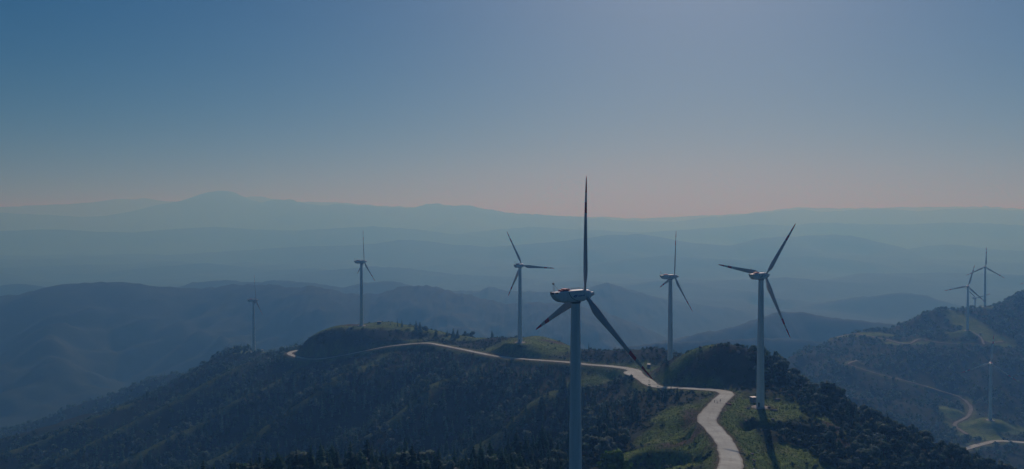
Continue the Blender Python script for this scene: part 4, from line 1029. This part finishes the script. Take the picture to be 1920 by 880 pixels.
def merge(name, kind, T, protos, m_, wmin, wmax):
    """all the remaining plants of a kind as one mass"""
    Vs, Fs, Ts, Ns, base = [], [], [], [], 0
    pick = rg.integers(0, len(protos), len(T)); z = bil(GH, T[:, 0], T[:, 1])
    for j, (pv, pf, pn) in enumerate(protos):
        q = np.where(pick == j)[0]
        if not len(q): continue
        a = rg.uniform(0, 6.283, len(q)); w_ = T[q, 2] * rg.uniform(wmin, wmax, len(q)); c, s_ = np.cos(a) * w_, np.sin(a) * w_
        X_ = T[q, 0, None] + c[:, None] * pv[None, :, 0] - s_[:, None] * pv[None, :, 1]; Y_ = T[q, 1, None] + s_[:, None] * pv[None, :, 0] + c[:, None] * pv[None, :, 1]; Z_ = (z[q] - .15)[:, None] + T[q, 2, None] * pv[None, :, 2]
        Vs.append(np.stack([X_, Y_, Z_], -1).reshape(-1, 3)); Fs.append((pf[None] + (base + np.arange(len(q)) * len(pv))[:, None, None]).reshape(-1, 3)); base += len(q) * len(pv)
        Ts.append(np.repeat(rg.uniform(0, 1, len(q)), len(pf))); ca, sa = np.cos(a), np.sin(a)
        Ns.append(np.stack([ca[:, None] * pn[None, :, 0] - sa[:, None] * pn[None, :, 1], sa[:, None] * pn[None, :, 0] + ca[:, None] * pn[None, :, 1], np.broadcast_to(pn[None, :, 2], X_.shape)], -1).reshape(-1, 3))
    return np.concatenate(Vs), np.concatenate(Fs), np.concatenate(Ts), np.concatenate(Ns)
for kind, hi, lo, xl, wm in (('conifer', CON_HI, CON_LO, CON_XL, (.85, 1.3)), ('broadleaf', BRD_HI, BRD_LO, BRD_XL, (.95, 1.5)), ('shrub', SHR_HI, SHR_LO, SHR_LO, (1.0, 1.7))):
    T = np.concatenate(TREES[kind]); z = bil(GH, T[:, 0], T[:, 1]); D = np.hypot(T[:, 0], T[:, 1])
    vis = visible(T[:, 0], T[:, 1], z + T[:, 2] * .8)
    size = np.where(vis, T[:, 2] / D, 0); order = np.argsort(-size); ind = order[:290]; rest = order[290:]
    print(kind, len(T), 'visible', int(vis.sum()), 'nearest set to', D[ind].max())
    for j, i in enumerate(ind):
        lb, gp = LABELS[(kind, int(T[i, 3]))]
        plant(kind, T[i, 0], T[i, 1], z[i] - .15, T[i, 2], rg.uniform(*wm), int(rg.integers(0, 99)), rg.uniform(0, 6.28), lb, gp)
    T = T[rest]; D = D[rest]
    # near ones keep fuller crowns
    parts = [(D < 520, hi if kind != 'shrub' else lo), ((D >= 520) & (D < 900), lo), (D >= 900, xl)]
    VV, FF, TT, NV, nb = [], [], [], [], 0
    for q, pr in parts:
        if not q.any(): continue
        a, b, c, d_ = merge(kind, kind, T[q], pr, None, *wm); NV.append(d_); VV.append(a); FF.append(b + nb); TT.append(c); nb += len(a)
    o = link({'conifer': 'conifer_wood', 'broadleaf': 'broadleaf_wood', 'shrub': 'scrub'}[kind], mesh_np(kind + '_mass', np.concatenate(VV), np.concatenate(FF), [SPEC[kind][2]], attrs={'tint': ('FACE', np.concatenate(TT))}, nrm=np.concatenate(NV)))
    tag(o, kind='stuff'); print(kind, 'faces', sum(map(len, FF)))

# ------------------------------------------------------------------ single trees on the skylines
FLATP = [crown_mesh('crown', conifer_proto(200 + k, 7, 8, .30, .30, .8), M_CON) for k in range(3)]
SPIRE = [crown_mesh('crown', conifer_proto(210 + k, 13, 9, .13, .05), M_CON) for k in range(3)]
LIME = crown_mesh('crown', BRD_HI[2], M_LIME)
for j, (u, vb, Y, vt, wd, kd, lb) in enumerate([
    (732, 609, 925, 601, .8, 's', 'tiny narrow pine just right of the low cabin on the left knoll'), (745.5, 612, 918, 596.5, .9, 's', 'tall thin pine, left of the two tallest on the left knoll skyline'), (754, 613, 916, 597, 1.3, 's', 'leaning tall pine, right of the two tallest on the left knoll skyline'),
    (768.5, 615, 910, 603.5, 1.1, 'f', 'flat crowned pine with a bare trunk in the gap of the left knoll skyline'), (780.5, 617, 905, 600.5, 1.4, 'c', 'dense dark conifer at the left of the clump on the left knoll skyline'), (788, 618, 902, 603, 1.7, 'c', 'broad conifer in the middle of the clump on the left knoll skyline'), (797, 619, 900, 611, 1.6, 'b', 'bushy tree at the right of the clump on the left knoll skyline'),
    (817.5, 624, 890, 617.5, 1.5, 'c', 'very small conifer alone on the falling knoll skyline'), (838.5, 626, 885, 618, 1.3, 'c', 'small conifer, leftmost of three on the falling knoll skyline'), (850, 627.5, 880, 614.5, 1.4, 'c', 'tallest conifer of three on the falling knoll skyline'), (857.5, 628, 878, 617, 1.5, 'c', 'rightmost conifer of three on the falling knoll skyline'),
    (872, 628, 884, 621, 1.2, 'b', 'rounded dark bush tree left of the pair before the wide grass pad'), (886, 630, 876, 621, 1.15, 'b', 'rounded dark bush tree right of the pair before the wide grass pad'), (923, 632, 866, 618.5, 1.4, 'c', 'single conifer on the skyline left of the wide grass pad turbine'),
    (1104, 657, 722, 641.5, .9, 's', 'narrow spire tree on the skyline just right of the nearest tower'), (1153.5, 664, 698, 650, 1.7, 'f', 'broad leaning pine on the low skyline right of the nearest tower'), (1165.5, 665, 694, 653, 1.2, 's', 'small pine, left of a matching pair on the low skyline'), (1171.5, 665, 692, 653.5, 1.2, 's', 'small pine, right of a matching pair on the low skyline'),
    (1233, 656, 677, 647.5, 1.7, 'f', 'flat topped pine on the knoll left of the tower behind the bend'), (1243, 662, 672, 651, 1.6, 'b', 'rounded green tree touching the left side of the tower behind the bend'), (1265, 674, 655, 654, 1.3, 'f', 'tiered pine touching the right side of the tower behind the bend'), (1277, 674, 652, 659, 1.7, 'f', 'flat topped pine second right of the tower behind the bend'), (1286, 675, 650, 662, 1.5, 'b', 'small round tree right of the flat topped pine on the knoll edge'),
    (1458, 688, 520, 657.5, .85, 's', 'tall dark spire conifer standing above the right flank skyline'), (1401, 664, 538, 649.5, 1.3, 'b', 'round dark bush tree on the top of the knoll left of the tower'),
    (1572, 762, 474, 727, 1.2, 'b', 'tree with an open crown on the right flank skyline, left of two'), (1550, 752, 478, 715, 1.2, 'b', 'dark tree standing highest on the right flank skyline'), (1155, 868, 345, 841, 1.0, 'l', 'bright fresh green tree at the tip of the grassy spur'), (1147, 874, 342, 856, 1.2, 'l', 'small bright green bush tree below the bright green tree on the spur'),
    ]):
    p = P(u, vb, Y); z = float(ground(p[0], p[1])[0]); top = P(u, vt, Y)[2]; h = max(top - z, 2.0)
    cr = {'s': SPIRE[j % 3], 'f': FLATP[j % 3], 'c': None, 'b': None, 'l': LIME}[kd]
    plant('broadleaf' if kd in 'bl' else 'conifer', p[0], p[1], z - .1, h, wd, j, j * 1.3, lb, 'single trees standing out', cr)

# ------------------------------------------------------------------ grass tufts
x, y = scatter(-300, 240, 290, 960, 1.1)
g_ = bil(GR, x, y); k = (g_ > .25) & (rg.uniform(size=x.shape) < g_) & (rg.uniform(size=x.shape) < 1 - .65 * sstep(450, 800, y)); x, y = x[k], y[k]
d_ = np.full(x.shape, 1e6)
for kk in range(len(ROADS)): d_ = np.minimum(d_, road_dist(x, y, kk)[0] - ROADS[kk][1])
k = d_ > .9; x, y = x[k], y[k]; z = bil(GH, x, y); nT = len(x)
a = rg.uniform(0, 6.283, (nT, 4)); L = rg.uniform(.18, .55, (nT, 1)) * (1 + .8 * (fbm(x, y, 12, 2)[:, None] > .15)); lean = rg.uniform(.1, .6, (nT, 4)) * L
bx, by = x[:, None] + rg.uniform(-.3, .3, (nT, 4)), y[:, None] + rg.uniform(-.3, .3, (nT, 4)); wv = .10
V = np.stack([np.stack([bx - np.sin(a) * wv, by + np.cos(a) * wv, np.broadcast_to(z[:, None] - .05, bx.shape)], -1), np.stack([bx + np.sin(a) * wv, by - np.cos(a) * wv, np.broadcast_to(z[:, None] - .05, bx.shape)], -1), np.stack([bx + np.cos(a) * lean, by + np.sin(a) * lean, z[:, None] + L + 0 * bx], -1)], 2).reshape(-1, 3)
F = np.arange(len(V)).reshape(-1, 3)
tag(link('grass', mesh_np('grass', V, F, [M_GRASS], attrs={'tint': ('FACE', np.repeat(rg.uniform(0, 1, nT), 4))})), kind='stuff')
print('grass tufts', nT)
